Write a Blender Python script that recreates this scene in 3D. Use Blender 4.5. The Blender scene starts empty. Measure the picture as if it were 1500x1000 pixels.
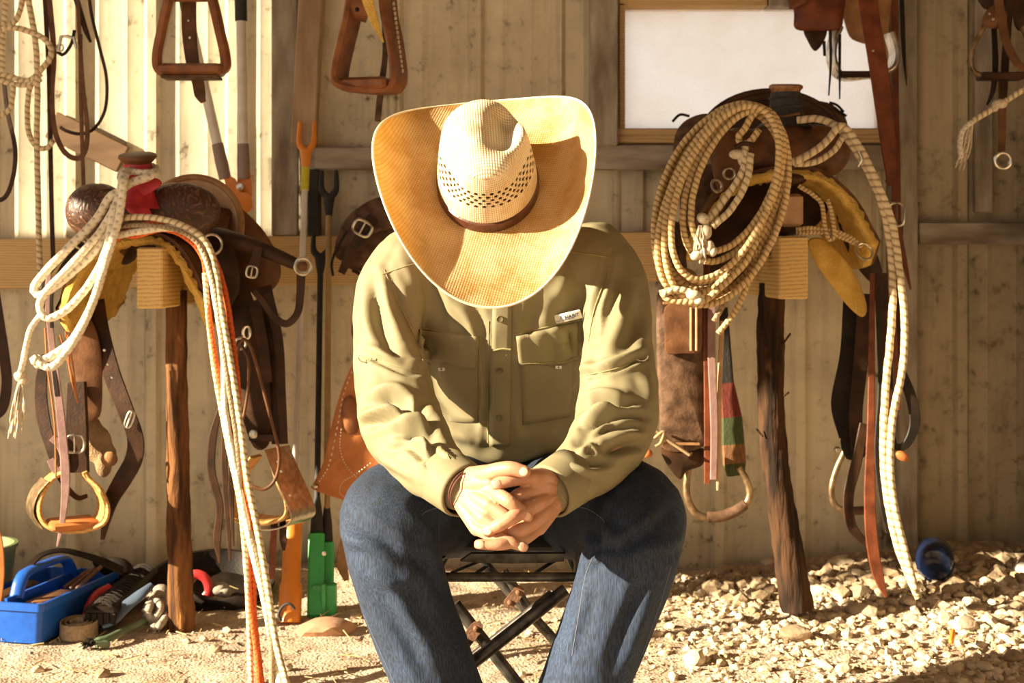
import bpy, bmesh, math, random
import numpy as np
from mathutils import Vector, Matrix, noise
from mathutils.bvhtree import BVHTree

random.seed(7); np.random.seed(7)
sc = bpy.context.scene
COL = sc.collection
PI = math.pi
V = Vector

# ------------------------------------------------------------------ camera, light, exposure
F, HZ, H = 2083.0, 376.0, 0.95            # focal length in pixels, horizon row, camera height
cam_d = bpy.data.cameras.new('camera'); cam = bpy.data.objects.new('camera', cam_d); COL.objects.link(cam)
cam.location = (0, 0, H); cam.rotation_euler = (PI/2, 0, 0)
cam_d.sensor_width = 36.0; cam_d.lens = 36.0*F/1500.0
cam_d.shift_y = -(500.0-HZ)/1500.0
cam_d.clip_start = 0.05; cam_d.clip_end = 200
cam_d.dof.use_dof = True; cam_d.dof.focus_distance = 2.42; cam_d.dof.aperture_fstop = 8.0
sc.camera = cam
sc.view_settings.view_transform = 'Standard'
sc.view_settings.look = 'None'
sc.view_settings.gamma = 1.0
sc.view_settings.use_curve_mapping = False
sc.view_settings.exposure = 0.42

world = bpy.data.worlds.new('sky'); sc.world = world; world.use_nodes = True
wn = world.node_tree; wn.nodes.clear()
wo = wn.nodes.new('ShaderNodeOutputWorld'); wb = wn.nodes.new('ShaderNodeBackground')
wg = wn.nodes.new('ShaderNodeTexGradient'); wc = wn.nodes.new('ShaderNodeTexCoord'); wm = wn.nodes.new('ShaderNodeMapping')
wr = wn.nodes.new('ShaderNodeValToRGB')
wm.inputs['Rotation'].default_value = (0, -PI/2, 0)
wn.links.new(wc.outputs['Generated'], wm.inputs[0]); wn.links.new(wm.outputs[0], wg.inputs[0]); wn.links.new(wg.outputs[0], wr.inputs[0])
wr.color_ramp.elements[0].color = (1.0, 0.93, 0.83, 1); wr.color_ramp.elements[1].color = (0.86, 0.88, 0.92, 1)
wn.links.new(wr.outputs[0], wb.inputs[0]); wb.inputs[1].default_value = 0.70
wn.links.new(wb.outputs[0], wo.inputs[0])

SUN_AZ, SUN_EL = math.radians(72), math.radians(20)
sd = bpy.data.lights.new('sun', 'SUN'); sun = bpy.data.objects.new('sun', sd); COL.objects.link(sun)
sd.energy = 15.5; sd.color = (1.0, 0.85, 0.60); sd.angle = math.radians(0.7)
sun_dir = V((math.sin(SUN_AZ)*math.cos(SUN_EL), math.cos(SUN_AZ)*math.cos(SUN_EL), -math.sin(SUN_EL)))   # where the light travels
sun.rotation_euler = sun_dir.to_track_quat('-Z', 'Y').to_euler(); sun.location = (-8, -1, 5)

# ------------------------------------------------------------------ helpers
def W(px, py, d):
    return V(((px-750.0)*d/F, d, H-(py-HZ)*d/F))
def WP(pts, d=None):
    return [W(*p) if len(p) == 3 else W(p[0], p[1], d) for p in pts]
def wground(px, py, z=0.0):
    d = (H-z)*F/(py-HZ); return W(px, py, d)

def link(o): COL.objects.link(o); return o

def tag(o, label=None, cat=None, group=None, kind=None):
    if label: o['label'] = label
    if cat: o['category'] = cat
    if group: o['group'] = group
    if kind: o['kind'] = kind
    return o

def thing(name, label, cat, loc=(0, 0, 0), group=None):
    o = link(bpy.data.objects.new(name, None)); o.location = loc; o.empty_display_size = .05
    return tag(o, label, cat, group)

def wloc(o):
    p = V((0, 0, 0))
    while o is not None:
        p += o.location; o = o.parent
    return p

def spline(pts, per=8, closed=False):
    pts = [V(p) for p in pts]
    n = len(pts)
    if n < 3 and not closed:
        return [pts[0].lerp(pts[-1], i/per) for i in range(per+1)]
    out = []
    rng = n if closed else n-1
    for i in range(rng):
        if closed:
            p0, p1, p2, p3 = pts[(i-1) % n], pts[i], pts[(i+1) % n], pts[(i+2) % n]
        else:
            p0 = pts[i-1] if i > 0 else pts[0]*2-pts[1]
            p1, p2 = pts[i], pts[i+1]
            p3 = pts[i+2] if i+2 < n else pts[-1]*2-pts[-2]
        for k in range(per):
            t = k/per; t2 = t*t; t3 = t2*t
            out.append(0.5*((2*p1)+(-p0+p2)*t+(2*p0-5*p1+4*p2-p3)*t2+(-p0+3*p1-3*p2+p3)*t3))
    if not closed: out.append(pts[-1].copy())
    return out

def lerpl(vals, n):
    """resample a list of numbers to n samples"""
    if not isinstance(vals, (list, tuple)): return [vals]*n
    m = len(vals); out = []
    for i in range(n):
        x = i/(n-1)*(m-1) if n > 1 else 0
        k = min(int(x), m-2) if m > 1 else 0
        t = x-k
        out.append(vals[k]*(1-t)+vals[min(k+1, m-1)]*t)
    return out

def frames(path, closed=False, hint=None):
    n = len(path); T = []
    for i in range(n):
        if closed: d = path[(i+1) % n]-path[(i-1) % n]
        else: d = path[min(i+1, n-1)]-path[max(i-1, 0)]
        if d.length < 1e-9: d = V((0, 0, -1))
        T.append(d.normalized())
    h = V(hint) if hint else V((0, -1, 0.01))
    N = h-T[0]*h.dot(T[0])
    if N.length < 1e-3: N = V((1, 0, 0))-T[0]*T[0].x
    N.normalize(); out = []
    for i in range(n):
        if hint is not None:
            M = V(hint)-T[i]*V(hint).dot(T[i])
            if M.length > 0.15: N = M.normalized()
            else: N = (N-T[i]*N.dot(T[i])).normalized()
        else:
            N = N-T[i]*N.dot(T[i]); N.normalize()
        out.append((T[i], N.copy(), T[i].cross(N)))
    return out

class MB:
    def __init__(s): s.v = []; s.f = []; s.uv = {}
    def ring_mesh(s, rings, closed=False, caps=True, uvs=None):
        b = len(s.v); k = len(rings[0]); n = len(rings)
        for r in rings: s.v.extend(r)
        for i in range(n if closed else n-1):
            j = (i+1) % n
            for a in range(k):
                c = (a+1) % k
                s.f.append((b+i*k+a, b+i*k+c, b+j*k+c, b+j*k+a))
        if caps and not closed:
            s.f.append(tuple(b+a for a in range(k))[::-1])
            s.f.append(tuple(b+(n-1)*k+a for a in range(k)))
        return s
    def tube(s, path, r, seg=8, closed=False, hint=None, ry=None, per=None, caps=True, round_end=False):
        if per: path = spline(path, per, closed)
        n = len(path); R = lerpl(r, n); RY = lerpl(ry, n) if ry is not None else R
        fr = frames(path, closed, hint); rings = []
        for i in range(n):
            T, N, B = fr[i]
            rings.append([path[i]+N*(RY[i]*math.cos(2*PI*a/seg))+B*(R[i]*math.sin(2*PI*a/seg)) for a in range(seg)])
        if round_end and not closed:
            def endcap(i, sgn):
                T, N, B = fr[i]; out = []
                for q in (.5, .85):
                    c = math.sqrt(1-q*q)
                    out.append([path[i]+T*(sgn*q*R[i])+N*(RY[i]*c*math.cos(2*PI*a/seg))+B*(R[i]*c*math.sin(2*PI*a/seg)) for a in range(seg)])
                return out
            rings = endcap(0, -1)[::-1]+rings+endcap(n-1, 1)
        return s.ring_mesh(rings, closed, caps)
    def rope(s, path, r, per=None, closed=False, lobes=3, pitch=7.0, depth=.07, seg=12, step=None):
        """twisted rope: a lobed section that turns along the path"""
        if per: path = spline(path, per, closed)
        L = [0.0]
        for i in range(1, len(path)): L.append(L[-1]+(path[i]-path[i-1]).length)
        st = step or r*1.1; m = max(4, int(L[-1]/st)); new = []; k = 0
        for i in range(m+1):
            t = L[-1]*i/m
            while k < len(L)-2 and L[k+1] < t: k += 1
            q = (t-L[k])/max(L[k+1]-L[k], 1e-9); new.append(path[k].lerp(path[k+1], min(max(q, 0), 1)))
        fr = frames(new); rings = []
        for i in range(m+1):
            T, N, B = fr[i]; ph = 2*PI*(L[-1]*i/m)/(pitch*r)/lobes*1.0
            ring = []
            for a in range(seg):
                th = 2*PI*a/seg
                rr = r*(1-depth+depth*abs(math.cos(lobes*(th-ph)/2))*1.6)
                ring.append(new[i]-N*(rr*math.cos(th))-B*(rr*math.sin(th)))
                s.uv[len(s.v)+i*seg+a] = (a/seg, L[-1]*i/m/r)
            rings.append(ring)
        return s.ring_mesh(rings)
    def strap(s, path, w, th=.003, per=6, hint=(0, -1, 0), twist=None, closed=False):
        path = spline(path, per, closed) if per else path
        n = len(path); Wd = lerpl(w, n); TW = lerpl(twist if twist is not None else 0.0, n)
        fr = frames(path, closed, hint); rings = []
        for i in range(n):
            T, N, B = fr[i]; a = TW[i]
            b = B*math.cos(a)+N*math.sin(a); nn = N*math.cos(a)-B*math.sin(a)
            h = Wd[i]/2; e = min(th*.45, h*.4)
            pts = [(h, -th/2+e), (h, th/2-e), (h-e, th/2), (-h+e, th/2), (-h, th/2-e), (-h, -th/2+e), (-h+e, -th/2), (h-e, -th/2)]
            rings.append([path[i]+b*x+nn*y for x, y in pts])
        return s.ring_mesh(rings, closed)
    def box(s, c, size, rot=None, bev=0.0):
        sx, sy, sz = [q/2 for q in size]; c = V(c); e = min(bev, sx*.8, sy*.8, sz*.8)
        R = rot if rot is not None else Matrix.Identity(3)
        if e <= 0:
            b = len(s.v)
            for z in (-sz, sz):
                for x, y in ((-sx, -sy), (sx, -sy), (sx, sy), (-sx, sy)): s.v.append(c+R @ V((x, y, z)))
            for q in ((0, 3, 2, 1), (4, 5, 6, 7), (0, 1, 5, 4), (1, 2, 6, 5), (2, 3, 7, 6), (3, 0, 4, 7)): s.f.append(tuple(b+i for i in q))
            return s
        def ring(z, q):
            x, y = sx-q, sy-q
            pts = [(x, -y+e), (x, y-e), (x-e, y), (-x+e, y), (-x, y-e), (-x, -y+e), (-x+e, -y), (x-e, -y)]
            return [c+R @ V((p[0], p[1], z)) for p in pts]
        return s.ring_mesh([ring(-sz, e), ring(-sz+e, 0), ring(sz-e, 0), ring(sz, e)])
    def lathe(s, prof, origin, axis=(0, 0, 1), seg=20, sx=1.0):
        q = V(axis).to_track_quat('Z', 'Y').to_matrix(); o = V(origin)
        rings = [[o+q @ V((r*sx*math.cos(2*PI*a/seg), r*math.sin(2*PI*a/seg), h)) for a in range(seg)] for r, h in prof]
        return s.ring_mesh(rings)
    def grid(s, fn, nu, nv, uvfn=None, closeu=False):
        b = len(s.v)
        for j in range(nv+1):
            for i in range(nu if closeu else nu+1):
                s.v.append(V(fn(i/nu, j/nv)))
                if uvfn: s.uv[len(s.v)-1] = uvfn(i/nu, j/nv)
        k = nu if closeu else nu+1
        for j in range(nv):
            for i in range(nu):
                i2 = (i+1) % k if closeu else i+1
                s.f.append((b+j*k+i, b+j*k+i2, b+(j+1)*k+i2, b+(j+1)*k+i))
        return s
    def ball(s, c, r, rot=None, seg=16, rings=10):
        if not isinstance(r, (tuple, list)): r = (r, r, r)
        c = V(c); R = rot if rot is not None else Matrix.Identity(3); rs = []
        for j in range(1, rings):
            p = PI*j/rings
            rs.append([c+R @ V((r[0]*math.sin(p)*math.cos(2*PI*a/seg), r[1]*math.sin(p)*math.sin(2*PI*a/seg), -r[2]*math.cos(p))) for a in range(seg)])
        return s.ring_mesh(rs)
    def torus(s, c, R, r, normal=(0, -1, 0), seg=20, sub=8, sx=1.0, xdir=None):
        n = V(normal).normalized(); q = n.to_track_quat('Z', 'Y').to_matrix()
        return s.tube([V(c)+q @ V((R*sx*math.cos(2*PI*i/seg), R*math.sin(2*PI*i/seg), 0)) for i in range(seg)], r, sub, True)
    def prism(s, outline, depth_vec):
        """extruded polygon (list of 3D points) with a real thickness"""
        b = len(s.v); n = len(outline); dv = V(depth_vec)
        s.v.extend([V(p) for p in outline]); s.v.extend([V(p)+dv for p in outline])
        s.f.append(tuple(range(b, b+n))); s.f.append(tuple(range(b+2*n-1, b+n-1, -1)))
        for i in range(n):
            j = (i+1) % n; s.f.append((b+i, b+n+i, b+n+j, b+j))
        return s
    weld = False
    def mesh(s, name, off=V((0, 0, 0))):
        me = bpy.data.meshes.new(name)
        me.from_pydata([tuple(V(p)-off) for p in s.v], [], s.f)
        bm = bmesh.new(); bm.from_mesh(me); bmesh.ops.recalc_face_normals(bm, faces=bm.faces); bm.to_mesh(me); bm.free()
        if s.uv:
            uvl = me.uv_layers.new(name='UVMap')
            for l in me.loops: uvl.data[l.index].uv = s.uv.get(l.vertex_index, (0, 0))
            if s.weld:
                bm = bmesh.new(); bm.from_mesh(me); bmesh.ops.remove_doubles(bm, verts=bm.verts, dist=2e-5); bm.to_mesh(me); bm.free()
        return me
    def build(s, name, mat, parent=None, label=None, cat=None, group=None, kind=None, smooth=True, solid=0, sub=0, bevel=0, angle=40, offset=0.0):
        if parent is not None: off = wloc(parent)
        else:
            xs = [p[0] for p in s.v]; ys = [p[1] for p in s.v]; zs = [p[2] for p in s.v]
            off = V(((min(xs)+max(xs))/2, (min(ys)+max(ys))/2, min(zs)))
        me = s.mesh(name, off)
        o = link(bpy.data.objects.new(name, me))
        if parent is not None: o.parent = parent
        else: o.location = off
        finish(o, mat, smooth, angle)
        if solid:
            m = o.modifiers.new('solid', 'SOLIDIFY'); m.thickness = solid; m.offset = offset
        if bevel:
            m = o.modifiers.new('bevel', 'BEVEL'); m.width = bevel; m.segments = 2; m.limit_method = 'ANGLE'
        if sub:
            m = o.modifiers.new('sub', 'SUBSURF'); m.levels = sub; m.render_levels = sub
        return tag(o, label, cat, group, kind)

def finish(o, mat, smooth=True, angle=40):
    me = o.data
    if mat is not None: me.materials.append(mat)
    if smooth:
        me.shade_smooth()
        if angle < 180: me.set_sharp_from_angle(angle=math.radians(angle))

def remeshed(mb, voxel, smooth=4, name='tmp', factor=.5):
    """one closed skin around overlapping volumes; returns (verts Nx3, faces)"""
    me = mb.mesh(name); o = link(bpy.data.objects.new(name, me))
    m = o.modifiers.new('r', 'REMESH'); m.mode = 'VOXEL'; m.voxel_size = voxel; m.adaptivity = 0
    if smooth:
        m2 = o.modifiers.new('s', 'SMOOTH'); m2.iterations = smooth; m2.factor = factor
    dg = bpy.context.evaluated_depsgraph_get(); ev = o.evaluated_get(dg); em = ev.to_mesh()
    n = len(em.vertices); co = np.empty(n*3, np.float32); em.vertices.foreach_get('co', co)
    no = np.empty(n*3, np.float32); em.vertices.foreach_get('normal', no)
    faces = [tuple(p.vertices) for p in em.polygons]
    ev.to_mesh_clear(); bpy.data.objects.remove(o); bpy.data.meshes.remove(me)
    return co.reshape(-1, 3).astype(float), no.reshape(-1, 3).astype(float), faces

def mesh_obj(name, co, faces, mat, parent=None, off=None, **kw):
    off = V(off) if off is not None else (wloc(parent) if parent is not None else V((0, 0, 0)))
    me = bpy.data.meshes.new(name); me.from_pydata((np.asarray(co)-np.array(off)).tolist(), [], faces)
    o = link(bpy.data.objects.new(name, me)); o.parent = parent
    if parent is None: o.location = off
    finish(o, mat, True, 180)
    return tag(o, **kw)

def to_px(co):
    d = co[:, 1]; return np.stack([750+F*co[:, 0]/d, HZ+F*(H-co[:, 2])/d], 1)

# ------------------------------------------------------------------ materials
MATS = {}
def nodes(name):
    m = bpy.data.materials.new(name); m.use_nodes = True; nt = m.node_tree
    return m, nt, nt.nodes['Principled BSDF'], nt.nodes['Material Output']
def N(nt, t, **kw):
    n = nt.nodes.new(t)
    for k, v in kw.items():
        if k in n.inputs: n.inputs[k].default_value = v
        else: setattr(n, k, v)
    return n
def c4(c): return (c[0], c[1], c[2], 1)
def srgb(r, g, b):
    def f(x):
        x /= 255.0; return x/12.92 if x <= .04045 else ((x+.055)/1.055)**2.4
    return (f(r), f(g), f(b))

def basic(name, col, col2=None, rough=.6, scale=30., bump=.15, metal=0., detail=5., bscale=None, stretch=(1, 1, 1), coat=0., bdist=.002, lo=.35, hi=.65, spec=.5):
    """two-tone mottled material with fine relief"""
    if name in MATS: return MATS[name]
    m, nt, b, out = nodes(name)
    tc = N(nt, 'ShaderNodeTexCoord'); mp = N(nt, 'ShaderNodeMapping'); mp.inputs['Scale'].default_value = stretch
    nt.links.new(tc.outputs['Object'], mp.inputs[0])
    n1 = N(nt, 'ShaderNodeTexNoise', Scale=scale, Detail=detail); nt.links.new(mp.outputs[0], n1.inputs['Vector'])
    cr = N(nt, 'ShaderNodeValToRGB'); nt.links.new(n1.outputs[0], cr.inputs[0])
    cr.color_ramp.elements[0].position = lo; cr.color_ramp.elements[1].position = hi
    cr.color_ramp.elements[0].color = c4(col2 or [x*.6 for x in col]); cr.color_ramp.elements[1].color = c4(col)
    nt.links.new(cr.outputs[0], b.inputs['Base Color'])
    b.inputs['Roughness'].default_value = rough; b.inputs['Metallic'].default_value = metal
    b.inputs['Specular IOR Level'].default_value = spec
    if coat: b.inputs['Coat Weight'].default_value = coat; b.inputs['Coat Roughness'].default_value = .25
    if bump:
        n2 = N(nt, 'ShaderNodeTexNoise', Scale=bscale or scale*4, Detail=4.); nt.links.new(mp.outputs[0], n2.inputs['Vector'])
        bp = N(nt, 'ShaderNodeBump', Strength=bump, Distance=bdist); nt.links.new(n2.outputs[0], bp.inputs['Height'])
        nt.links.new(bp.outputs[0], b.inputs['Normal'])
    MATS[name] = m; return m

def wood(name, col, col2, scale=18., axis='Y', rough=.7, ring=(3, 3, .4), distort=6.):
    if name in MATS: return MATS[name]
    m, nt, b, out = nodes(name)
    tc = N(nt, 'ShaderNodeTexCoord'); mp = N(nt, 'ShaderNodeMapping'); mp.inputs['Scale'].default_value = ring
    nt.links.new(tc.outputs['Object'], mp.inputs[0])
    w = N(nt, 'ShaderNodeTexWave', Scale=scale, Distortion=distort, Detail=3.); w.wave_type = 'RINGS'; w.rings_direction = axis
    w.inputs['Detail Scale'].default_value = 1.2
    nt.links.new(mp.outputs[0], w.inputs['Vector'])
    nz = N(nt, 'ShaderNodeTexNoise', Scale=60., Detail=6.); nt.links.new(mp.outputs[0], nz.inputs['Vector'])
    mx = N(nt, 'ShaderNodeMath', operation='ADD'); nt.links.new(w.outputs['Fac'], mx.inputs[0]); nt.links.new(nz.outputs[0], mx.inputs[1])
    cr = N(nt, 'ShaderNodeValToRGB'); nt.links.new(mx.outputs[0], cr.inputs[0])
    cr.color_ramp.elements[0].position = .35; cr.color_ramp.elements[1].position = 1.1
    cr.color_ramp.elements[0].color = c4(col2); cr.color_ramp.elements[1].color = c4(col)
    nt.links.new(cr.outputs[0], b.inputs['Base Color']); b.inputs['Roughness'].default_value = rough
    bp = N(nt, 'ShaderNodeBump', Strength=.25, Distance=.002); nt.links.new(mx.outputs[0], bp.inputs['Height']); nt.links.new(bp.outputs[0], b.inputs['Normal'])
    MATS[name] = m; return m

def siding_mat(name, col, stain, amount):
    m, nt, b, out = nodes(name)
    tc = N(nt, 'ShaderNodeTexCoord')
    big = N(nt, 'ShaderNodeTexNoise', Scale=3.0, Detail=6., Roughness=.7); nt.links.new(tc.outputs['Object'], big.inputs['Vector'])
    spot = N(nt, 'ShaderNodeTexNoise', Scale=24., Detail=3., Roughness=.6); nt.links.new(tc.outputs['Object'], spot.inputs['Vector'])
    mp = N(nt, 'ShaderNodeMapping'); mp.inputs['Scale'].default_value = (40, 40, 3); nt.links.new(tc.outputs['Object'], mp.inputs[0])
    streak = N(nt, 'ShaderNodeTexNoise', Scale=1.0, Detail=4.); nt.links.new(mp.outputs[0], streak.inputs['Vector'])
    r1 = N(nt, 'ShaderNodeValToRGB'); r1.color_ramp.elements[0].position = .58+.06*(1-amount); r1.color_ramp.elements[1].position = .72; nt.links.new(spot.outputs[0], r1.inputs[0])
    r2 = N(nt, 'ShaderNodeValToRGB'); r2.color_ramp.elements[0].position = .42; r2.color_ramp.elements[1].position = .68; nt.links.new(big.outputs[0], r2.inputs[0])
    r3 = N(nt, 'ShaderNodeValToRGB'); r3.color_ramp.elements[0].position = .5; r3.color_ramp.elements[1].position = .8; nt.links.new(streak.outputs[0], r3.inputs[0])
    mul = N(nt, 'ShaderNodeMath', operation='MULTIPLY'); nt.links.new(r1.outputs[0], mul.inputs[0]); nt.links.new(r2.outputs[0], mul.inputs[1])
    m1 = N(nt, 'ShaderNodeMixRGB'); m1.inputs[1].default_value = c4(col); m1.inputs[2].default_value = c4([c*.72 for c in col]); nt.links.new(r3.outputs[0], m1.inputs[0])
    m2 = N(nt, 'ShaderNodeMixRGB'); m2.inputs[2].default_value = c4(stain); nt.links.new(m1.outputs[0], m2.inputs[1]); nt.links.new(mul.outputs[0], m2.inputs[0])
    m3 = N(nt, 'ShaderNodeMixRGB', blend_type='MULTIPLY'); m3.inputs[0].default_value = .35; nt.links.new(m2.outputs[0], m3.inputs[1]); nt.links.new(r2.outputs[0], m3.inputs[2])
    inv = N(nt, 'ShaderNodeInvert'); nt.links.new(r2.outputs[0], inv.inputs[1]); nt.links.new(inv.outputs[0], m3.inputs[2])
    nt.links.new(m3.outputs[0], b.inputs['Base Color']); b.inputs['Roughness'].default_value = .55
    bp = N(nt, 'ShaderNodeBump', Strength=.3, Distance=.004); nt.links.new(mul.outputs[0], bp.inputs['Height']); nt.links.new(bp.outputs[0], b.inputs['Normal'])
    MATS[name] = m; return m
# ------------------------------------------------------------------ the setting
YW = 4.27                                              # the back wall
PX = YW/F                                              # metres per pixel on the wall
def zx(py): return H-(py-HZ)*PX
def xx(px): return (px-750)*PX

M_wall = siding_mat('cream_siding', (.65, .57, .41), (.13, .08, .035), 1.0)
M_wallb = siding_mat('stained_shaded_siding', (.52, .43, .28), (.10, .06, .025), 1.6)  # heavier stains, plus shade of the right side put into a darker base
M_pine = wood('yellow_pine', (.62, .43, .20), (.42, .25, .09), scale=5., axis='X', ring=(.5, 6, 9), distort=5.)
M_grey = basic('weathered_grey_wood', (.42, .37, .30), (.20, .155, .11), rough=.85, scale=22., bump=.5, stretch=(1, 1, .25), bscale=90)
M_greyh = basic('weathered_grey_plank', (.42, .37, .30), (.18, .135, .095), rough=.85, scale=22., bump=.5, stretch=(.25, 1, 1), bscale=90)
M_brownstud = basic('brown_stud_wood', (.46, .34, .22), (.26, .17, .10), rough=.8, scale=16., bump=.4, stretch=(1, 1, .2), bscale=80)
M_dark = basic('dark_shed_iron', (.035, .028, .022), (.012, .01, .008), rough=.7, scale=12)

def gz(x, y):
    """height of the dirt floor"""
    rise = .10*max(0, min(1, (x-.45)/.8))*max(0, min(1, (y-3.75)/.5))**1.3
    rise += .035*math.exp(-((x+.45)/.5)**2-((y-4.2)/.25)**2)
    n = noise.fractal(V((x*3, y*3, 0)), 1, 2, 5)*.010+noise.fractal(V((x*18, y*18, 3)), 1, 2, 3)*.005
    return rise+n

M_dirt, nt, b, out = nodes('pale_dirt')
tc = N(nt, 'ShaderNodeTexCoord')
n1 = N(nt, 'ShaderNodeTexNoise', Scale=7., Detail=8., Roughness=.7); n2 = N(nt, 'ShaderNodeTexNoise', Scale=110., Detail=4.); vo = N(nt, 'ShaderNodeTexVoronoi', Scale=140.)
for q in (n1, n2, vo): nt.links.new(tc.outputs['Object'], q.inputs['Vector'])
cr = N(nt, 'ShaderNodeValToRGB'); cr.color_ramp.elements[0].position = .38; cr.color_ramp.elements[1].position = .62
cr.color_ramp.elements[0].color = c4((.36, .255, .17)); cr.color_ramp.elements[1].color = c4((.62, .50, .37)); nt.links.new(n1.outputs[0], cr.inputs[0])
mx = N(nt, 'ShaderNodeMixRGB', blend_type='OVERLAY'); mx.inputs[0].default_value = .6; nt.links.new(cr.outputs[0], mx.inputs[1]); nt.links.new(n2.outputs[0], mx.inputs[2])
nt.links.new(mx.outputs[0], b.inputs['Base Color']); b.inputs['Roughness'].default_value = .95
ad = N(nt, 'ShaderNodeMath', operation='SUBTRACT'); nt.links.new(n2.outputs[0], ad.inputs[0]); nt.links.new(vo.outputs[0], ad.inputs[1])
bp = N(nt, 'ShaderNodeBump', Strength=.6, Distance=.004); nt.links.new(ad.outputs[0], bp.inputs['Height']); nt.links.new(bp.outputs[0], b.inputs['Normal'])

fl = MB()
fl.grid(lambda u, v: (lambda x, y: (x, y, gz(x, y)))(-2.6+5.2*u, 2.0+2.4*v), 260, 120)
floor_o = fl.build('floor', M_dirt, kind='structure', angle=180)
fo = MB(); 
fo.box((0, -6.06, -.06), (40, 16.2, .1)); fo.box((-11, 3.2, -.06), (16.9, 2.5, .1)); fo.box((11, 3.2, -.06), (16.9, 2.5, .1)); fo.box((0, 12.3, -.06), (40, 15.8, .1))
fo.build('floor_yard', M_dirt, kind='structure')

# back wall: ribbed steel sheets, each its own piece, on a frame of girts and studs
wb_ = link(bpy.data.objects.new('wall_back', None)); wb_.location = (0, YW, 0); wb_['kind'] = 'structure'
WX0, WX1, WZ0, WZ1 = xx(910), xx(1290), zx(190), zx(13)          # window opening
RIB = .2425; R0 = xx(212)
def prof(x):
    """relief of the ribbed sheet towards the room"""
    t = ((x-R0)/RIB) % 1.0; w = t*RIB
    y = 0.0
    if w < .05: y = -.018*min(1, w/.010, (.05-w)/.010)
    for c in (.105, .19):
        dd = abs(w-c)
        if dd < .011: y = -.0022*(1-dd/.011)
    return y
def sheet(x0, x1, z0, z1, dy=0.0, m=None):
    xs = set([x0, x1]); k = math.floor((x0-R0)/RIB)-1
    while R0+k*RIB < x1+RIB:
        for q in (0, .012, .038, .05, .094, .105, .116, .179, .19, .201):
            x = R0+k*RIB+q
            if x0 < x < x1: xs.add(x)
        k += 1
    xs = sorted(xs); mb = MB(); b0 = 0; zs = [z0+(z1-z0)*i/6 for i in range(7)]
    for z in zs:
        for x in xs: mb.v.append(V((x, YW+prof(x)+dy+.0025*math.sin(z*5+x*3), z)))
    n = len(xs)
    for j in range(6):
        for i in range(n-1): mb.f.append((j*n+i, j*n+i+1, (j+1)*n+i+1, (j+1)*n+i))
    mb.build('steel_sheet', m or M_wall, wb_, solid=.003, angle=12)
edges = [-2.9, -1.97, R0+RIB*0+.03, R0+RIB*3+.03, R0+RIB*5+.02]
for i in range(len(edges)-1): sheet(edges[i]-(.03 if i else 0), edges[i+1], -.05, 2.75, .004*(i % 2))
XA = edges[-1]
sheet(XA-.02, WX0+.0, -.05, 2.75, 0); sheet(WX0, WX1, -.05, WZ0, .0); sheet(WX0, WX1, WZ1+.09, 2.75, .0)
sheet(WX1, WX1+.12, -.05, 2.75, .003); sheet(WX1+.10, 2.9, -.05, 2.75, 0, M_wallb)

def plank(name, px0, px1, py0, py1, dy, th, m, slope=0., parent=None, kind='structure', d0=None):
    x0, x1, z0, z1 = xx(px0), xx(px1), zx(py1), zx(py0)
    mb = MB(); R = Matrix.Rotation(slope, 3, 'Y')
    mb.box(((x0+x1)/2, YW-dy-th/2, (z0+z1)/2), (x1-x0, th, z1-z0), R, .004)
    o = mb.build(name, m, parent, kind=kind if parent is None else None)
    return o
def structure(name, *a, **k): return plank(name, *a, **k)
plank('trim_1', -160, 960, 346, 418, .024, .04, M_pine, slope=-.012)            # pine girt, left and behind the man
plank('trim_2', 464, 905, 217, 250, .026, .035, M_greyh)                        # grey girt
plank('trim_3', 866, 1330, 214, 250, .027, .035, M_greyh)
plank('trim_4', 1338, 1640, 326, 358, .026, .035, M_greyh)
plank('trim_5', 450, 484, -400, 216, .03, .075, M_brownstud, slope=.055)          # leaning brown stud
plank('trim_6', 862, 902, -400, 216, .03, .06, M_grey)
plank('trim_7', 1308, 1334, -420, 860, .028, .05, M_grey)
plank('trim_8', 402, 440, -420, 346, .026, .03, M_grey)
plank('trim_9', 1420, 1446, -400, 312, .026, .03, M_grey)
plank('trim_10', 455, 473, 250, 346, .026, .045, M_dark)
plank('baseboard_back', -200, 1000, 846, 866, .022, .03, M_greyh)
# dark gate leaf at the right edge
gd = link(bpy.data.objects.new('door_1', None)); gd.location = (1.6, 4.0, 0); gd['kind'] = 'structure'
for k in range(5):
    MB().box((1.505+.07+k*.145, 3.93, .95), (.135, .035, 1.8), None, .005).build('plank', M_dark, gd)
MB().box((1.86, 3.895, .8), (.75, .03, .09), None, .005).build('rail', M_greyh, gd)
MB().box((1.86, 3.895, 1.5), (.75, .03, .09), None, .005).build('rail', M_dark, gd)

# window
M_wframe = wood('window_frame_wood', (.55, .38, .19), (.34, .21, .10), scale=5., axis='X', ring=(.5, 6, 9))
wi = link(bpy.data.objects.new('window_1', None)); wi.location = ((WX0+WX1)/2, YW, WZ0); wi['kind'] = 'structure'
def bar(x0, x1, z0, z1, y0, y1, m): MB().box(((x0+x1)/2, (y0+y1)/2, (z0+z1)/2), (x1-x0, y1-y0, z1-z0), None, .003).build('window_frame', m, wi)
bar(WX0-.01, WX0+.008, WZ0-.01, WZ1+.01, YW-.05, YW+.05, M_wframe)
bar(WX1-.008, WX1+.012, WZ0-.01, WZ1+.01, YW-.05, YW+.05, M_wframe)
bar(xx(905), xx(1120), WZ1, WZ1+.05, YW-.05, YW+.05, M_pine)
bar(xx(1122), xx(1305), WZ1, WZ1+.05, YW-.05, YW+.05, M_grey)
bar(xx(900), xx(1305), WZ0-.045, WZ0, YW-.055, YW+.05, M_wframe)
M_pane, nt, b, out = nodes('dusty_pane')
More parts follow.
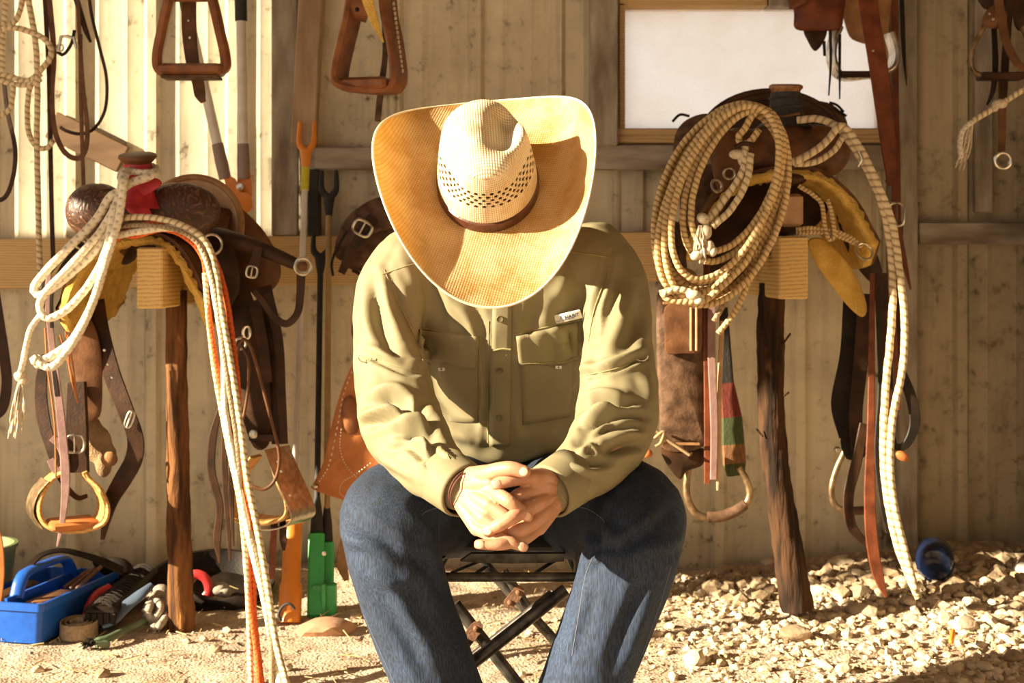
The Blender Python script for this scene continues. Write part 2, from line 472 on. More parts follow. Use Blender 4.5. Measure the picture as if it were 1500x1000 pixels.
tr = N(nt, 'ShaderNodeBsdfTransparent'); tl = N(nt, 'ShaderNodeBsdfTranslucent'); tl.inputs[0].default_value = (.85, .85, .88, 1)
mix = N(nt, 'ShaderNodeMixShader'); tc = N(nt, 'ShaderNodeTexCoord'); nz = N(nt, 'ShaderNodeTexNoise', Scale=3.5, Detail=7., Roughness=.65)
nt.links.new(tc.outputs['Object'], nz.inputs['Vector'])
cr = N(nt, 'ShaderNodeValToRGB'); cr.color_ramp.elements[0].position = .3; cr.color_ramp.elements[1].position = .75
cr.color_ramp.elements[0].color = (.25, .25, .25, 1); cr.color_ramp.elements[1].color = (.85, .85, .85, 1)
nt.links.new(nz.outputs[0], cr.inputs[0]); nt.links.new(cr.outputs[0], mix.inputs[0]); nt.links.new(tr.outputs[0], mix.inputs[1]); nt.links.new(tl.outputs[0], mix.inputs[2]); nt.links.new(mix.outputs[0], out.inputs[0])
MB().box(((WX0+WX1)/2, YW+.012, (WZ0+WZ1)/2), (WX1-WX0, .004, WZ1-WZ0)).build('pane', M_pane, wi)

# the barn around: flat roof, side walls, an open side to the left of the camera and sun gaps shaped into the left wall
M_tin = basic('shed_tin', (.34, .28, .20), (.25, .19, .13), rough=.6, scale=4)
ROOF_Z, FRONT = 4.2, -2.1
MB().box((0, (FRONT+4.36)/2, ROOF_Z+.03), (5.9, 4.36-FRONT, .04)).build('ceiling', M_tin, kind='structure')
MB().box((2.9, (FRONT+4.36)/2, 2.08), (.04, 4.36-FRONT, 4.2)).build('wall_right', M_tin, kind='structure')
MB().box((1.25, FRONT, 2.08), (3.3, .04, 4.2)).build('wall_front_fill_block', M_tin, kind='structure')  # unseen wall added to block front fill and darken the right side
MB().box((0, 4.36, 3.47), (5.9, .04, 1.46)).build('wall_back_upper', M_tin, kind='structure')
K = math.tan(SUN_EL)/math.cos(SUN_AZ)
def l1(d): return (4.20-d)*K
def l2(d): return 1.02+(4.27-d)*K
mb = MB(); LX = -2.9  # unseen wall, its outline and gaps shaped to place the sun patches
for poly in ([(FRONT, 3.1), (1.55, l1(1.55)), (2.86, l1(2.86)), (2.86, 4.25), (FRONT, 4.25)], [(2.86, 1.80), (3.04, 1.80), (3.04, 4.25), (2.86, 4.25)],
             [(3.04, l1(3.04)), (3.52, l1(3.52)), (3.52, 4.25), (3.04, 4.25)], [(3.52, -.05), (3.95, -.05), (3.95, l2(3.95)), (3.52, l2(3.52))], [(3.95, -.05), (4.36, -.05), (4.36, 4.25), (3.95, 4.25)]):
    mb.prism([V((LX, d, z)) for d, z in poly], (-.04, 0, 0))
mb.build('wall_left_sun_gaps', M_tin, kind='structure')
# ------------------------------------------------------------------ the man
M_skin = basic('skin', (.53, .285, .175), (.43, .20, .11), rough=.5, scale=40, bump=.12, bscale=260, lo=.3, hi=.7)
M_skin.node_tree.nodes['Principled BSDF'].inputs['Subsurface Weight'].default_value = .12
M_skin.node_tree.nodes['Principled BSDF'].inputs['Subsurface Radius'].default_value = (.012, .005, .003)
M_nail = basic('fingernail', (.72, .44, .32), (.66, .38, .27), rough=.3, scale=60, bump=0)
M_hair = basic('brown_hair', (.07, .04, .022), (.03, .018, .01), rough=.6, scale=14, stretch=(8, 8, 1), bump=.5)
M_shirt = basic('olive_shirt_cotton', (.238, .205, .114), (.205, .172, .092), rough=.72, scale=14, bump=.10, bscale=900, bdist=.0006)
M_shirt2 = basic('olive_shirt_stitch', (.30, .255, .12), (.25, .21, .095), rough=.75, scale=200, bump=.2)
M_button = basic('olive_button', (.16, .13, .065), (.12, .10, .05), rough=.35, scale=90, bump=0)
M_white = basic('white_plastic_tab', (.82, .80, .76), (.76, .74, .70), rough=.4, scale=60, bump=0)
M_ink = basic('navy_ink', (.03, .035, .06), (.02, .025, .05), rough=.6, bump=0)

def denim():
    m, nt, b, out = nodes('blue_denim')
    tc = N(nt, 'ShaderNodeTexCoord')
    def nz(scale, st, det=4.):
        mp = N(nt, 'ShaderNodeMapping'); mp.inputs['Scale'].default_value = st; nt.links.new(tc.outputs['Object'], mp.inputs[0])
        n = N(nt, 'ShaderNodeTexNoise', Scale=scale, Detail=det); nt.links.new(mp.outputs[0], n.inputs['Vector']); return n
    a = nz(5., (1, 1, .55), 5.); f = nz(420., (1, 1, .12), 2.); g = nz(600., (1, 1, 1), 1.)
    c1 = N(nt, 'ShaderNodeValToRGB'); nt.links.new(a.outputs[0], c1.inputs[0])
    c1.color_ramp.elements[0].position = .36; c1.color_ramp.elements[1].position = .70
    c1.color_ramp.elements[0].color = c4((.0025, .006, .017)); c1.color_ramp.elements[1].color = c4((.026, .046, .095))
    c2 = N(nt, 'ShaderNodeValToRGB'); nt.links.new(f.outputs[0], c2.inputs[0])
    c2.color_ramp.elements[0].position = .35; c2.color_ramp.elements[1].position = .7
    c2.color_ramp.elements[0].color = c4((.42, .42, .44)); c2.color_ramp.elements[1].color = c4((1.65, 1.65, 1.6))
    mx = N(nt, 'ShaderNodeMixRGB', blend_type='MULTIPLY'); mx.inputs[0].default_value = 1; nt.links.new(c1.outputs[0], mx.inputs[1]); nt.links.new(c2.outputs[0], mx.inputs[2])
    nt.links.new(mx.outputs[0], b.inputs['Base Color']); b.inputs['Roughness'].default_value = .85; b.inputs['Sheen Weight'].default_value = .0
    ad = N(nt, 'ShaderNodeMath', operation='ADD'); nt.links.new(f.outputs[0], ad.inputs[0]); nt.links.new(g.outputs[0], ad.inputs[1])
    bp = N(nt, 'ShaderNodeBump', Strength=.35, Distance=.0012); nt.links.new(ad.outputs[0], bp.inputs['Height']); nt.links.new(bp.outputs[0], b.inputs['Normal'])
    return m
M_denim = denim()
M_stitch = basic('pale_denim_stitch', (.13, .14, .19), (.09, .10, .14), rough=.8, scale=200, bump=0)

def fold_displace(co, no, folds, view=True, rnd=0., rscale=9., rst=(1, 1, 1)):
    """raise ridges and press creases along the surface normals"""
    px = to_px(co); disp = np.zeros(len(co))
    vd = co-np.array([0, 0, H]); vd /= np.linalg.norm(vd, axis=1)[:, None]
    face = np.clip(-(no*vd).sum(1)*2.5, 0, 1)
    for pl, amp, wd in folds:
        pts = np.array([tuple(p)[:2] for p in spline([(a, b_, 0) for a, b_ in pl], 5)])
        lo, hi = pts.min(0)-4*wd, pts.max(0)+4*wd
        idx = np.where((px > lo).all(1) & (px < hi).all(1) & (face > 0))[0]
        if len(idx) == 0: continue
        P = px[idx]; best = np.full(len(idx), 1e9); bt = np.zeros(len(idx)); n = len(pts)-1
        for i in range(n):
            a, b_ = pts[i], pts[i+1]; ab = b_-a; t = np.clip(((P-a)@ab)/max(ab@ab, 1e-9), 0, 1)
            dd = np.linalg.norm(P-(a+t[:, None]*ab), axis=1); k = dd < best; best[k] = dd[k]; bt[k] = (i+t[k])/n
        taper = np.clip(np.sin(np.pi*np.clip(bt, .03, .97)), 0, 1)**.6
        g = np.exp(-(best/wd)**2)
        prof_ = g-.35*np.exp(-((best-wd*1.9)/(wd*.9))**2)       # a crease has shoulders
        disp[idx] += amp*.0017*prof_*taper
    disp *= face
    if rnd:
        for i in range(len(co)):
            p = co[i]; disp[i] += rnd*.001*noise.fractal(V((p[0]*rscale*rst[0], p[1]*rscale*rst[1], p[2]*rscale*rst[2])), .8, 2, 3)
    return co+no*disp[:, None]

man = thing('person', 'man seated on a folding stool, head bowed, hands clasped, in olive shirt and jeans', 'person', (-.02, 2.62, 0))

def tubepx(mb, pts, seg=16, per=5, flat=1.0, hint=None):
    """pts: (px, py, d, r)"""
    P = [W(p[0], p[1], p[2]) for p in pts]; R = [p[3] for p in pts]
    path = spline(P, per); rr = lerpl(R, len(path))
    mb.tube(path, rr, seg, ry=[r*flat for r in rr], hint=hint, round_end=True); return mb

ARM_L = [(598, 388, 2.70, .070), (574, 426, 2.68, .068), (568, 490, 2.63, .063), (574, 550, 2.57, .070), (587, 615, 2.50, .073), (612, 662, 2.42, .064), (645, 694, 2.345, .050), (672, 713, 2.305, .041)]
ARM_R = [(868, 378, 2.70, .072), (896, 420, 2.68, .069), (904, 490, 2.63, .063), (906, 550, 2.57, .070), (903, 612, 2.50, .074), (882, 658, 2.42, .066), (843, 694, 2.35, .050), (813, 714, 2.31, .041)]

# shirt
s_ = MB()
TORSO = [((-.020, 2.835, .592), .152, .114), ((-.021, 2.828, .610), .168, .132), ((-.022, 2.815, .648), .172, .138), ((-.023, 2.79, .72), .176, .128), ((-.023, 2.755, .80), .184, .122),
         ((-.020, 2.72, .87), .186, .112), ((-.018, 2.69, .925), .178, .095), ((-.016, 2.67, .963), .140, .078), ((-.015, 2.65, .992), .085, .068), ((-.015, 2.62, 1.01), .062, .06)]
path = spline([t[0] for t in TORSO], 4)
s_.tube(path, lerpl([t[1] for t in TORSO], len(path)), 28, ry=lerpl([t[2] for t in TORSO], len(path)), hint=(0, -1, 0))
tubepx(s_, ARM_L, 18); tubepx(s_, ARM_R, 18)
co, no, fc = remeshed(s_, .0052, 8)
SF = [  # creases and ridges of the shirt (image column, row), height in mm, half width in pixels
    ([(566, 392), (584, 435), (604, 480), (618, 520)], -5, 6), ([(548, 405), (552, 455), (566, 500), (590, 528)], -7, 8), ([(560, 420), (572, 460), (592, 505)], 6, 8),
    ([(538, 430), (536, 470), (540, 505)], 4, 8), ([(590, 380), (612, 430), (622, 480)], 4, 9),
    ([(532, 518), (560, 530), (595, 545), (622, 548)], -5, 4), ([(530, 506), (560, 517), (598, 530), (620, 534)], 4, 5),
    ([(540, 592), (565, 584), (590, 592), (606, 606), (622, 592)], -11, 7), ([(545, 574), (575, 568), (605, 578)], 7, 8),
    ([(522, 630), (545, 620), (570, 612), (598, 606)], -9, 6), ([(525, 610), (550, 602), (580, 600)], 6, 6),
    ([(560, 632), (590, 622), (620, 622), (642, 634)], 8, 7), ([(588, 640), (615, 636), (640, 640)], -9, 7), ([(600, 646), (617, 644), (626, 660), (620, 685)], 7, 5),
    ([(570, 660), (595, 652), (612, 664), (632, 682)], -7, 6), ([(545, 660), (575, 680), (610, 700)], 5, 8), ([(640, 655), (652, 668), (672, 680)], 5, 5), ([(626, 700), (645, 690), (660, 676)], -4, 4),
    ([(615, 600), (628, 620), (640, 648)], -6, 6),
    # right sleeve
    ([(848, 552), (880, 546), (912, 536), (946, 522)], -7, 4), ([(850, 540), (885, 532), (915, 523), (944, 510)], 6, 5),
    ([(850, 603), (880, 592), (905, 594), (932, 590)], -11, 6), ([(853, 588), (885, 577), (915, 578)], 7, 7), ([(854, 626), (885, 612), (915, 607), (945, 610)], -10, 6), ([(856, 615), (885, 602), (920, 598)], 7, 5),
    ([(846, 648), (875, 630), (900, 622), (930, 626)], -8, 6), ([(860, 640), (890, 620)], 6, 5), ([(890, 662), (915, 654), (945, 650)], -10, 7), ([(870, 650), (905, 640), (940, 634)], 6, 7),
    ([(838, 668), (862, 680), (895, 676)], -6, 6), ([(830, 684), (860, 690), (900, 684)], 4, 7), ([(850, 664), (862, 654), (876, 664)], 5, 4),
    ([(912, 385), (905, 420), (890, 455), (880, 480)], -6, 7), ([(930, 410), (918, 450), (900, 490), (880, 515)], 6, 9), ([(940, 450), (930, 490), (912, 512)], -5, 8), ([(893, 372), (886, 410), (872, 450), (866, 500)], -6, 5), ([(866, 520), (858, 540), (850, 556)], 5, 6), ([(945, 545), (950, 575), (958, 600)], 4, 8),
    # trunk
    ([(640, 400), (662, 440), (690, 472), (706, 500)], 6, 10), ([(622, 390), (640, 440), (648, 480)], -5, 8), ([(690, 440), (704, 480), (708, 530)], -4, 7), ([(712, 520), (716, 580), (712, 640)], -4, 5),
    ([(630, 560), (650, 590), (690, 616), (716, 622)], -6, 12), ([(630, 600), (660, 628), (700, 645)], 6, 10), ([(848, 490), (842, 540), (810, 590), (770, 635)], 5, 11), ([(800, 470), (822, 500), (818, 530)], 5, 7), ([(840, 470), (836, 500), (842, 525)], -5, 6),
    ([(850, 560), (840, 600), (810, 640)], -6, 9), ([(770, 600), (768, 640)], -3, 7), ([(790, 420), (780, 470), (770, 520)], -3, 9), ([(830, 400), (815, 440)], 4, 9), ([(640, 500), (632, 540), (640, 575)], -6, 8),
]
co = fold_displace(co, no, SF, rnd=3.0, rscale=15, rst=(1, 1, .6))
shirt = mesh_obj('shirt', co, fc, M_shirt, man, label='olive long-sleeved button-up shirt')
shirt_bvh = BVHTree.FromPolygons([V(p) for p in co], fc)

CAM = V((0, 0, H))
def cast(bvh, px, py, lift=0.0):
    d = (W(px, py, 1.0)-CAM).normalized()
    loc, nor, i, dist = bvh.ray_cast(CAM, d)
    if loc is None: return None, None
    if nor.dot(d) > 0: nor = -nor
    return loc+nor*lift, nor
def on(bvh, pts, per, lift):
    out = []
    for p in spline([(a, b_, 0) for a, b_ in pts], per):
        q, n = cast(bvh, p[0], p[1], lift)
        if q is not None and (not out or (q-out[-1]).length < .08): out.append(q)
    return out
def seam(bvh, name, pts, mat, parent, r=.0011, per=6, lift=.0002):
    P = on(bvh, pts, per, lift)
    if len(P) < 3: return None
    return MB().tube(P, r, 5).build(name, mat, parent)
def patch(bvh, name, quad, nu, nv, mat, parent, lift=.003, th=.003, warp=None, **kw):
    """a cloth piece sewn onto the garment: corners tl, tr, br, bl"""
    tl, tr, br, bl = [V((a, b_, 0)) for a, b_ in quad]; g = {}
    for j in range(nv+1):
        for i in range(nu+1):
            u, v = i/nu, j/nv
            p = tl*(1-u)*(1-v)+tr*u*(1-v)+br*u*v+bl*(1-u)*v
            if warp: p = p+V(warp(u, v)).to_3d()
            l = lift*(1.0 if 0 < v else .4)
            q, n = cast(bvh, p.x, p.y, l); g[i, j] = q
    ys = sorted(q.y for q in g.values() if q is not None); med = ys[len(ys)//2]
    bad = [k for k in g if g[k] is None or g[k].y < med-.075]
    good = [k for k in g if k not in set(bad)]
    for k in bad:                                # where a sleeve hangs in front the piece goes on underneath it
        i, j = min(good, key=lambda t: (t[0]-k[0])**2+(t[1]-k[1])**2); q = g[i, j]
        u, v = k[0]/nu, k[1]/nv; p = tl*(1-u)*(1-v)+tr*u*(1-v)+br*u*v+bl*(1-u)*v
        g[k] = W(p.x, p.y, q.y)
    mb = MB()
    mb.grid(lambda u, v: g[round(u*nu), round(v*nv)], nu, nv)
    return mb.build(name, mat, parent, solid=th, angle=60, **kw)

patch(shirt_bvh, 'button_placket', [(722, 436), (750, 434), (746, 652), (717, 652)], 4, 40, M_shirt, shirt, .0028, .003)
patch(shirt_bvh, 'pocket', [(612, 492), (700, 500), (700, 618), (618, 600)], 10, 14, M_shirt, shirt, .0016, .002, warp=lambda u, v: (0, 8*math.sin(PI*u)*v))
patch(shirt_bvh, 'pocket', [(762, 500), (842, 486), (836, 610), (766, 622)], 10, 14, M_shirt, shirt, .0016, .002)
patch(shirt_bvh, 'pocket_flap', [(614, 482), (700, 492), (697, 538), (608, 524)], 16, 8, M_shirt, shirt, .0055, .0035, warp=lambda u, v: (0, 2*math.sin(u*9)*v))
patch(shirt_bvh, 'pocket_flap', [(756, 492), (846, 470), (846, 528), (760, 536)], 16, 8, M_shirt, shirt, .0055, .0035, warp=lambda u, v: (0, -2.5*math.sin(u*8)*v))
seam(shirt_bvh, 'stitching', [(612, 519), (650, 527), (695, 533)], M_shirt2, shirt, lift=.0085)
seam(shirt_bvh, 'stitching', [(762, 531), (806, 528), (853, 521)], M_shirt2, shirt, lift=.0085)
for pl in ([(604, 478), (650, 486), (702, 492)], [(752, 490), (800, 479), (862, 466)], [(563, 395), (582, 440), (606, 490), (620, 530)], [(895, 362), (885, 410), (870, 455), (862, 500)],
           [(560, 402), (600, 388), (640, 380)], [(830, 368), (862, 372), (890, 376)], [(716, 470), (715, 560), (715, 648)], [(700, 500), (706, 560), (703, 600), (690, 618)], [(764, 540), (764, 600), (762, 640)],
           [(533, 522), (575, 534), (620, 548)], [(850, 551), (900, 540), (946, 522)], [(655, 664), (664, 690), (648, 730)], [(800, 690), (815, 712), (830, 736)]):
    seam(shirt_bvh, 'seam', pl, M_shirt2, shirt, r=.0012)
for bx_, by_ in ((732, 466), (731, 541), (732, 611), (730, 585)):
    q, n = cast(shirt_bvh, bx_, by_, .005)
    if q is None or by_ == 585: continue
    MB().lathe([(.0003, 0), (.0062, 0), (.0066, .0015), (.0058, .0026), (.0042, .0018), (.0003, .0018)], q, n, 14).build('button', M_button, shirt)
seam(shirt_bvh, 'button_loop', [(722, 512), (735, 509), (748, 510)], M_shirt2, shirt, r=.0022, lift=.006)
for cx, cy in ((649, 538), (815, 533)):
    q, n = cast(shirt_bvh, cx, cy, .010)
    t = MB().box(q, (.012, .0025, .006), None, .0008).build('zip_pull', M_white, shirt)
    MB().box(q+V((0, -.0016, 0)), (.0035, .0006, .0012)).box(q+V((0, -.0016, 0)), (.0012, .0006, .0035)).build('emblem', M_ink, t)
def text(name, body, size, pos, rot, mat, parent, ext=.0003):
    cu = bpy.data.curves.new(name, 'FONT'); cu.body = body; cu.size = size; cu.extrude = ext; cu.align_x = 'CENTER'; cu.align_y = 'CENTER'
    o = bpy.data.objects.new(name, cu); dg = None; COL.objects.link(o)
    dg = bpy.context.evaluated_depsgraph_get(); me = bpy.data.meshes.new_from_object(o.evaluated_get(dg)); bpy.data.objects.remove(o)
    t = link(bpy.data.objects.new(name, me)); t.parent = parent; me.materials.append(mat) if not me.materials else None
    t.matrix_local = Matrix.Translation(V(pos)-wloc(parent)) @ rot.to_4x4(); return t
q0, n0 = cast(shirt_bvh, 828, 462, .009)
ql, _ = cast(shirt_bvh, 814, 466, .007); qr, _ = cast(shirt_bvh, 853, 457, .007)
ex = (W(853, 456, q0.y-.010)-W(814, 465, q0.y)).normalized(); ey = V((0, -.45, 1)); ey = (ey-ex*ey.dot(ex)).normalized(); ez = ex.cross(ey)
if ez.y > 0: ez = -ez
lab = MB().box(q0, (.054, .018, .003), Matrix((ex, ey, ez)).transposed(), .0012).build('chest_label', M_white, shirt)
text('lettering', 'HABIT', .0100, q0+ex*.0095+ez*.0019, Matrix((ex, ey, ez)).transposed(), M_ink, lab)
wv = [(-.022, -.004), (-.016, -.004), (-.0135, -.0035), (-.0115, .006), (-.010, -.006), (-.0085, -.003), (.004, -.0042), (.012, -.0045)]
MB().tube([q0+ex*(a)+ey*(b_)+ez*.0019 for a, b_ in wv], .00035, 4).build('wave_mark', M_ink, lab)
for cx, cy in ((537, 527), (937, 524)):
    q, n = cast(shirt_bvh, cx, cy, .003)
    if q is not None:
        sgn = 1 if cx < 700 else -1
        P = [q+V((sgn*.012*math.cos(a), -.003, -.009*math.sin(a)+.004)) for a in [PI*i/10 for i in range(11)]]
        MB().tube(P, .0012, 6).build('sleeve_tab_loop', M_white if sgn < 0 else M_shirt2, shirt)
# cuffs
for A in (ARM_L, ARM_R):
    p0, p1 = W(*A[-2][:3]), W(*A[-1][:3]); dr = (p1-p0).normalized()
    q = MB(); ring = [p1-dr*.045, p1-dr*.02, p1+dr*.012, p1+dr*.018]
    q.tube(ring, [.0465, .0455, .0445, .0425], 28, caps=False)
    c = q.build('cuff', M_shirt, shirt, solid=.004)
# open collar
MB().grid(lambda u, v: (-.015+(.068+.012*v)*math.sin(2*PI*u+PI), 2.635-(.07+.012*v)*math.cos(2*PI*u+PI)*-1*-1, .985+.03*math.sin(v*3.0)-.02*math.cos(2*PI*u)), 30, 4, closeu=True).build('collar', M_shirt, shirt, solid=.004)

# jeans
KN_L, KN_R = (572, 752, 2.42), (929, 750, 2.42)
LEG_L = [W(700, 735, 2.86), W(640, 742, 2.64), W(578, 750, 2.45), W(574, 790, 2.40), W(587, 850, 2.41), W(611, 925, 2.41), W(638, 1000, 2.41), W(668, 1095, 2.42), W(676, 1125, 2.42)]
LEG_R = [W(775, 735, 2.86), W(850, 742, 2.64), W(924, 748, 2.45), W(929, 790, 2.40), W(912, 850, 2.41), W(886, 925, 2.41), W(858, 1000, 2.41), W(828, 1095, 2.42), W(820, 1125, 2.42)]
RAD = [.105, .098, .088, .083, .080, .077, .075, .080, .082]
j_ = MB()
hp = [(-.02, 2.91, .435), (-.02, 2.88, .50), (-.02, 2.855, .56), (-.02, 2.84, .625)]
j_.tube(spline(hp, 4), lerpl([.15, .175, .168, .155], 13), 28, ry=lerpl([.10, .13, .12, .108], 13), hint=(0, -1, 0))
for L in (LEG_L, LEG_R):
    p = spline(L, 5); j_.tube(p, lerpl(RAD, len(p)), 20, round_end=False)
jc, jn, jf = remeshed(j_, .0062, 8)
JF = [
    ([(505, 735), (520, 700), (560, 680), (600, 680)], 3, 12), ([(499, 770), (515, 790), (545, 800)], 5, 9), ([(520, 760), (560, 790), (600, 820), (640, 830)], -5, 10), ([(610, 740), (640, 770), (640, 800)], -6, 9),
    ([(530, 830), (570, 850), (620, 850)], 4, 10), ([(600, 800), (628, 840), (655, 880)], -5, 8), ([(540, 880), (590, 930), (630, 1000)], -4, 10), ([(560, 840), (600, 900), (640, 960)], 4, 10),
    ([(1000, 770), (985, 795), (950, 805)], 5, 9), ([(985, 745), (950, 780), (905, 805), (870, 815)], -6, 9), ([(890, 745), (872, 775), (874, 800)], -8, 7), ([(880, 770), (905, 790), (900, 830)], 5, 8),
    ([(860, 830), (880, 815), (905, 812)], 5, 6), ([(950, 830), (920, 900), (890, 980)], -4, 9), ([(965, 850), (935, 920), (910, 1000)], 4, 10), ([(860, 850), (850, 900), (830, 960)], 4, 8), ([(905, 700), (880, 725), (872, 760)], -5, 7),
    ([(660, 650), (680, 670), (715, 690)], -4, 7), ([(620, 655), (650, 680), (660, 700)], 4, 8),
]
jc = fold_displace(jc, jn, JF, rnd=3., rscale=11, rst=(1, 1, .5))
jeans = mesh_obj('jeans', jc, jf, M_denim, man, label='dark blue denim jeans')
jb = BVHTree.FromPolygons([V(p) for p in jc], jf)
for pl in ([(835, 742), (860, 745), (880, 758), (886, 766)], [(618, 755), (626, 748), (650, 742), (668, 744)], [(719, 655), (720, 668), (722, 684)], [(838, 960), (848, 900), (856, 850), (868, 815)], [(533, 900), (560, 960), (580, 1005)], [(983, 830), (965, 890), (940, 960)]):
    seam(jb, 'seam', pl, M_stitch, jeans, r=.0008, lift=.0001)
M_belt = basic('brown_belt', (.30, .17, .08), (.22, .11, .05), rough=.5)
bp_ = spline([(-.02+.158*math.sin(2*PI*i/24), 2.85-.112*math.cos(2*PI*i/24), .612) for i in range(24)], 2, True)
MB().tube(bp_, .0035, 6, True, ry=.017, hint=None).build('belt', M_belt, man)

# boots
M_boot = basic('brown_boot', (.16, .085, .04), (.09, .045, .02), rough=.5, scale=14)
for L, s in ((LEG_L, -1), (LEG_R, 1)):
    a = L[-1]; q = MB()
    q.tube(spline([(a.x, a.y+.02, .15), (a.x, a.y+.025, .12), (a.x+s*.005, a.y+.01, .085), (a.x+s*.015, a.y-.08, .05), (a.x+s*.025, a.y-.16, .035), (a.x+s*.03, a.y-.21, .03)], 4), lerpl([.055, .05, .05, .046, .044, .02], 21), 16, ry=lerpl([.055, .052, .055, .04, .028, .018], 21), hint=(0, 0, 1))
    q.box((a.x+s*.004, a.y+.03, .022), (.07, .065, .04), None, .008)
    q.box((a.x+s*.018, a.y-.10, .010), (.088, .19, .012), None, .005)
    q.build('boot', M_boot, man)

# ---- hat frame: X right, Y towards the hat's front, Z up through the crown
HT = math.radians(51)
HR = Matrix(((1, 0, 0), (0, -math.cos(HT), -math.sin(HT)), (0, -math.sin(HT), math.cos(HT)))).transposed()
# columns of HR are the hat axes in the world
HR = Matrix.Rotation(math.radians(-5.0), 3, V((0, 1, 0))) @ HR
HC = W(715, 272, 2.40)
def hat(p): return HC+HR @ V(p)

# body: head with a face, neck, trunk, arms and legs in one skin, hands grown on at the wrists
b_ = MB()
def hball(c, r): b_.ball(hat(c), r, HR, 20, 14)
hball((0, -.008, -.005), (.075, .094, .098)); hball((0, .022, -.085), (.060, .066, .075)); hball((0, .062, -.135), (.028, .026, .024))       # skull, face, chin
hball((0, .092, -.068), (.011, .020, .024)); hball((0, .102, -.082), (.014, .012, .010)); hball((.026, .080, -.022), (.026, .012, .010)); hball((-.026, .080, -.022), (.026, .012, .010))
hball((0, .083, -.112), (.022, .010, .006)); hball((0, .082, -.121), (.019, .010, .007)); hball((.042, .060, -.072), (.018, .018, .018)); hball((-.042, .060, -.072), (.018, .018, .018))
for s in (-1, 1): hball((s*.078, -.012, -.06), (.010, .020, .032))
b_.tube(spline([hat((0, -.02, -.06)), hat((0, -.045, -.12)), V((-.015, 2.63, 1.0)), V((-.018, 2.68, .93))], 5), lerpl([.055, .052, .056, .07], 16), 18)
tp = [(-.02, 2.88, .50), (-.022, 2.82, .66), (-.022, 2.755, .80), (-.02, 2.70, .90), (-.016, 2.665, .965)]
b_.tube(spline(tp, 4), lerpl([.14, .135, .15, .15, .08], 17), 20, ry=lerpl([.09, .095, .095, .075, .05], 17), hint=(0, -1, 0))
def limb(A, k): tubepx(b_, [(a[0], a[1], a[2], a[3]*k) for a in A], 14)
limb(ARM_L[:-1]+[(660, 706, 2.318, .034)], .72); limb(ARM_R[:-1]+[(826, 716, 2.322, .034)], .72)
for L in (LEG_L, LEG_R):
    p = spline([q.copy() for q in L[:-1]]+[L[-1]-V((0, 0, .03))], 4); b_.tube(p, lerpl([.08, .07, .058, .058, .056, .05, .042, .038, .036], len(p)), 14)
bc, bn, bf = remeshed(b_, .0058, 5)
allv, allf = [bc], list(bf); nv = len(bc)

def hand(wr, kn, fingers, thumb, fore):
    h = MB(); w = W(*wr)
    tubepx(h, [fore+(.029,), wr+(.030,)], 16, 4, .92)
    for k in kn:
        p = W(*k); d = (w-p).normalized()
        h.tube(spline([w.lerp(p, .05), w.lerp(p, .5), p], 4), lerpl([.0165, .0155, .0125], 9), 12, round_end=True)
    c = sum((W(*k) for k in kn), V((0, 0, 0)))/4
    h.tube([w.lerp(c, .1), w.lerp(c, .6), w.lerp(c, .95)], [.022, .026, .024], 12, ry=[.018, .016, .012], hint=(0, -1, 0), round_end=True)
    for k, fpts in zip(kn, fingers):
        P = [W(*k)]+[W(*p) for p in fpts]; n = len(fpts)
        r = [.0122, .0106, .0100, .0088]
        if fpts is fingers[3]: r = [x*.90 for x in r]
        path = spline(P, 6); rr = lerpl(r, len(path))
        for i in range(len(path)):                 # knuckle swellings
            for kk in (1, 2):
                rr[i] += .0009*math.exp(-((i-6*kk)/1.6)**2)
        h.tube(path, rr, 14, round_end=True)
    i0 = W(*kn[0]); h.tube([w.lerp(i0, .35), w.lerp(i0, .6).lerp(W(*thumb[1]), .35), i0.lerp(W(*thumb[1]), .45)], [.020, .019, .011], 12, round_end=True)   # web of the thumb
    P = spline([w.lerp(W(*thumb[0]), .25)]+[W(*p) for p in thumb], 6)
    rr = lerpl([.019, .019, .0132, .0120, .0102], len(P)); h.tube(P, rr, 14, round_end=True)
    return remeshed(h, .0017, 4)
LWp, RWp = (660, 706, 2.315), (826, 716, 2.322)
LK = [(720, 718, 2.238), (716, 739, 2.226), (709, 758, 2.226), (699, 774, 2.234)]
LF = [[(744, 733, 2.198), (762, 747, 2.200), (773, 757, 2.210)], [(742, 757, 2.214), (758, 770, 2.226), (768, 777, 2.238)], [(736, 778, 2.213), (752, 786, 2.222), (762, 792, 2.232)], [(722, 785, 2.203), (748, 794, 2.192), (767, 801, 2.196)]]
LT = [(690, 700, 2.280), (716, 692, 2.240), (746, 686, 2.214), (769, 691, 2.208)]
RK = [(779, 718, 2.245), (784, 738, 2.235), (788, 757, 2.235), (789, 773, 2.243)]
RF = [[(757, 727, 2.226), (741, 742, 2.240), (732, 752, 2.252)], [(756, 754, 2.192), (732, 768, 2.188), (713, 778, 2.196)], [(760, 777, 2.205), (738, 784, 2.222), (724, 786, 2.236)], [(765, 790, 2.207), (732, 797, 2.186), (701, 797, 2.186)]]
RT = [(808, 705, 2.290), (778, 698, 2.240), (748, 702, 2.222), (727, 709, 2.218)]
hands = []
for args in ((LWp, LK, LF, LT, (632, 690, 2.36)), (RWp, RK, RF, RT, (852, 694, 2.36))):
    hc, hn, hf = hand(*args)
    allv.append(hc); allf += [tuple(i+nv for i in f) for f in hf]; nv += len(hc); hands.append((hc, hf))
body = mesh_obj('body', np.concatenate(allv), allf, M_skin, man)
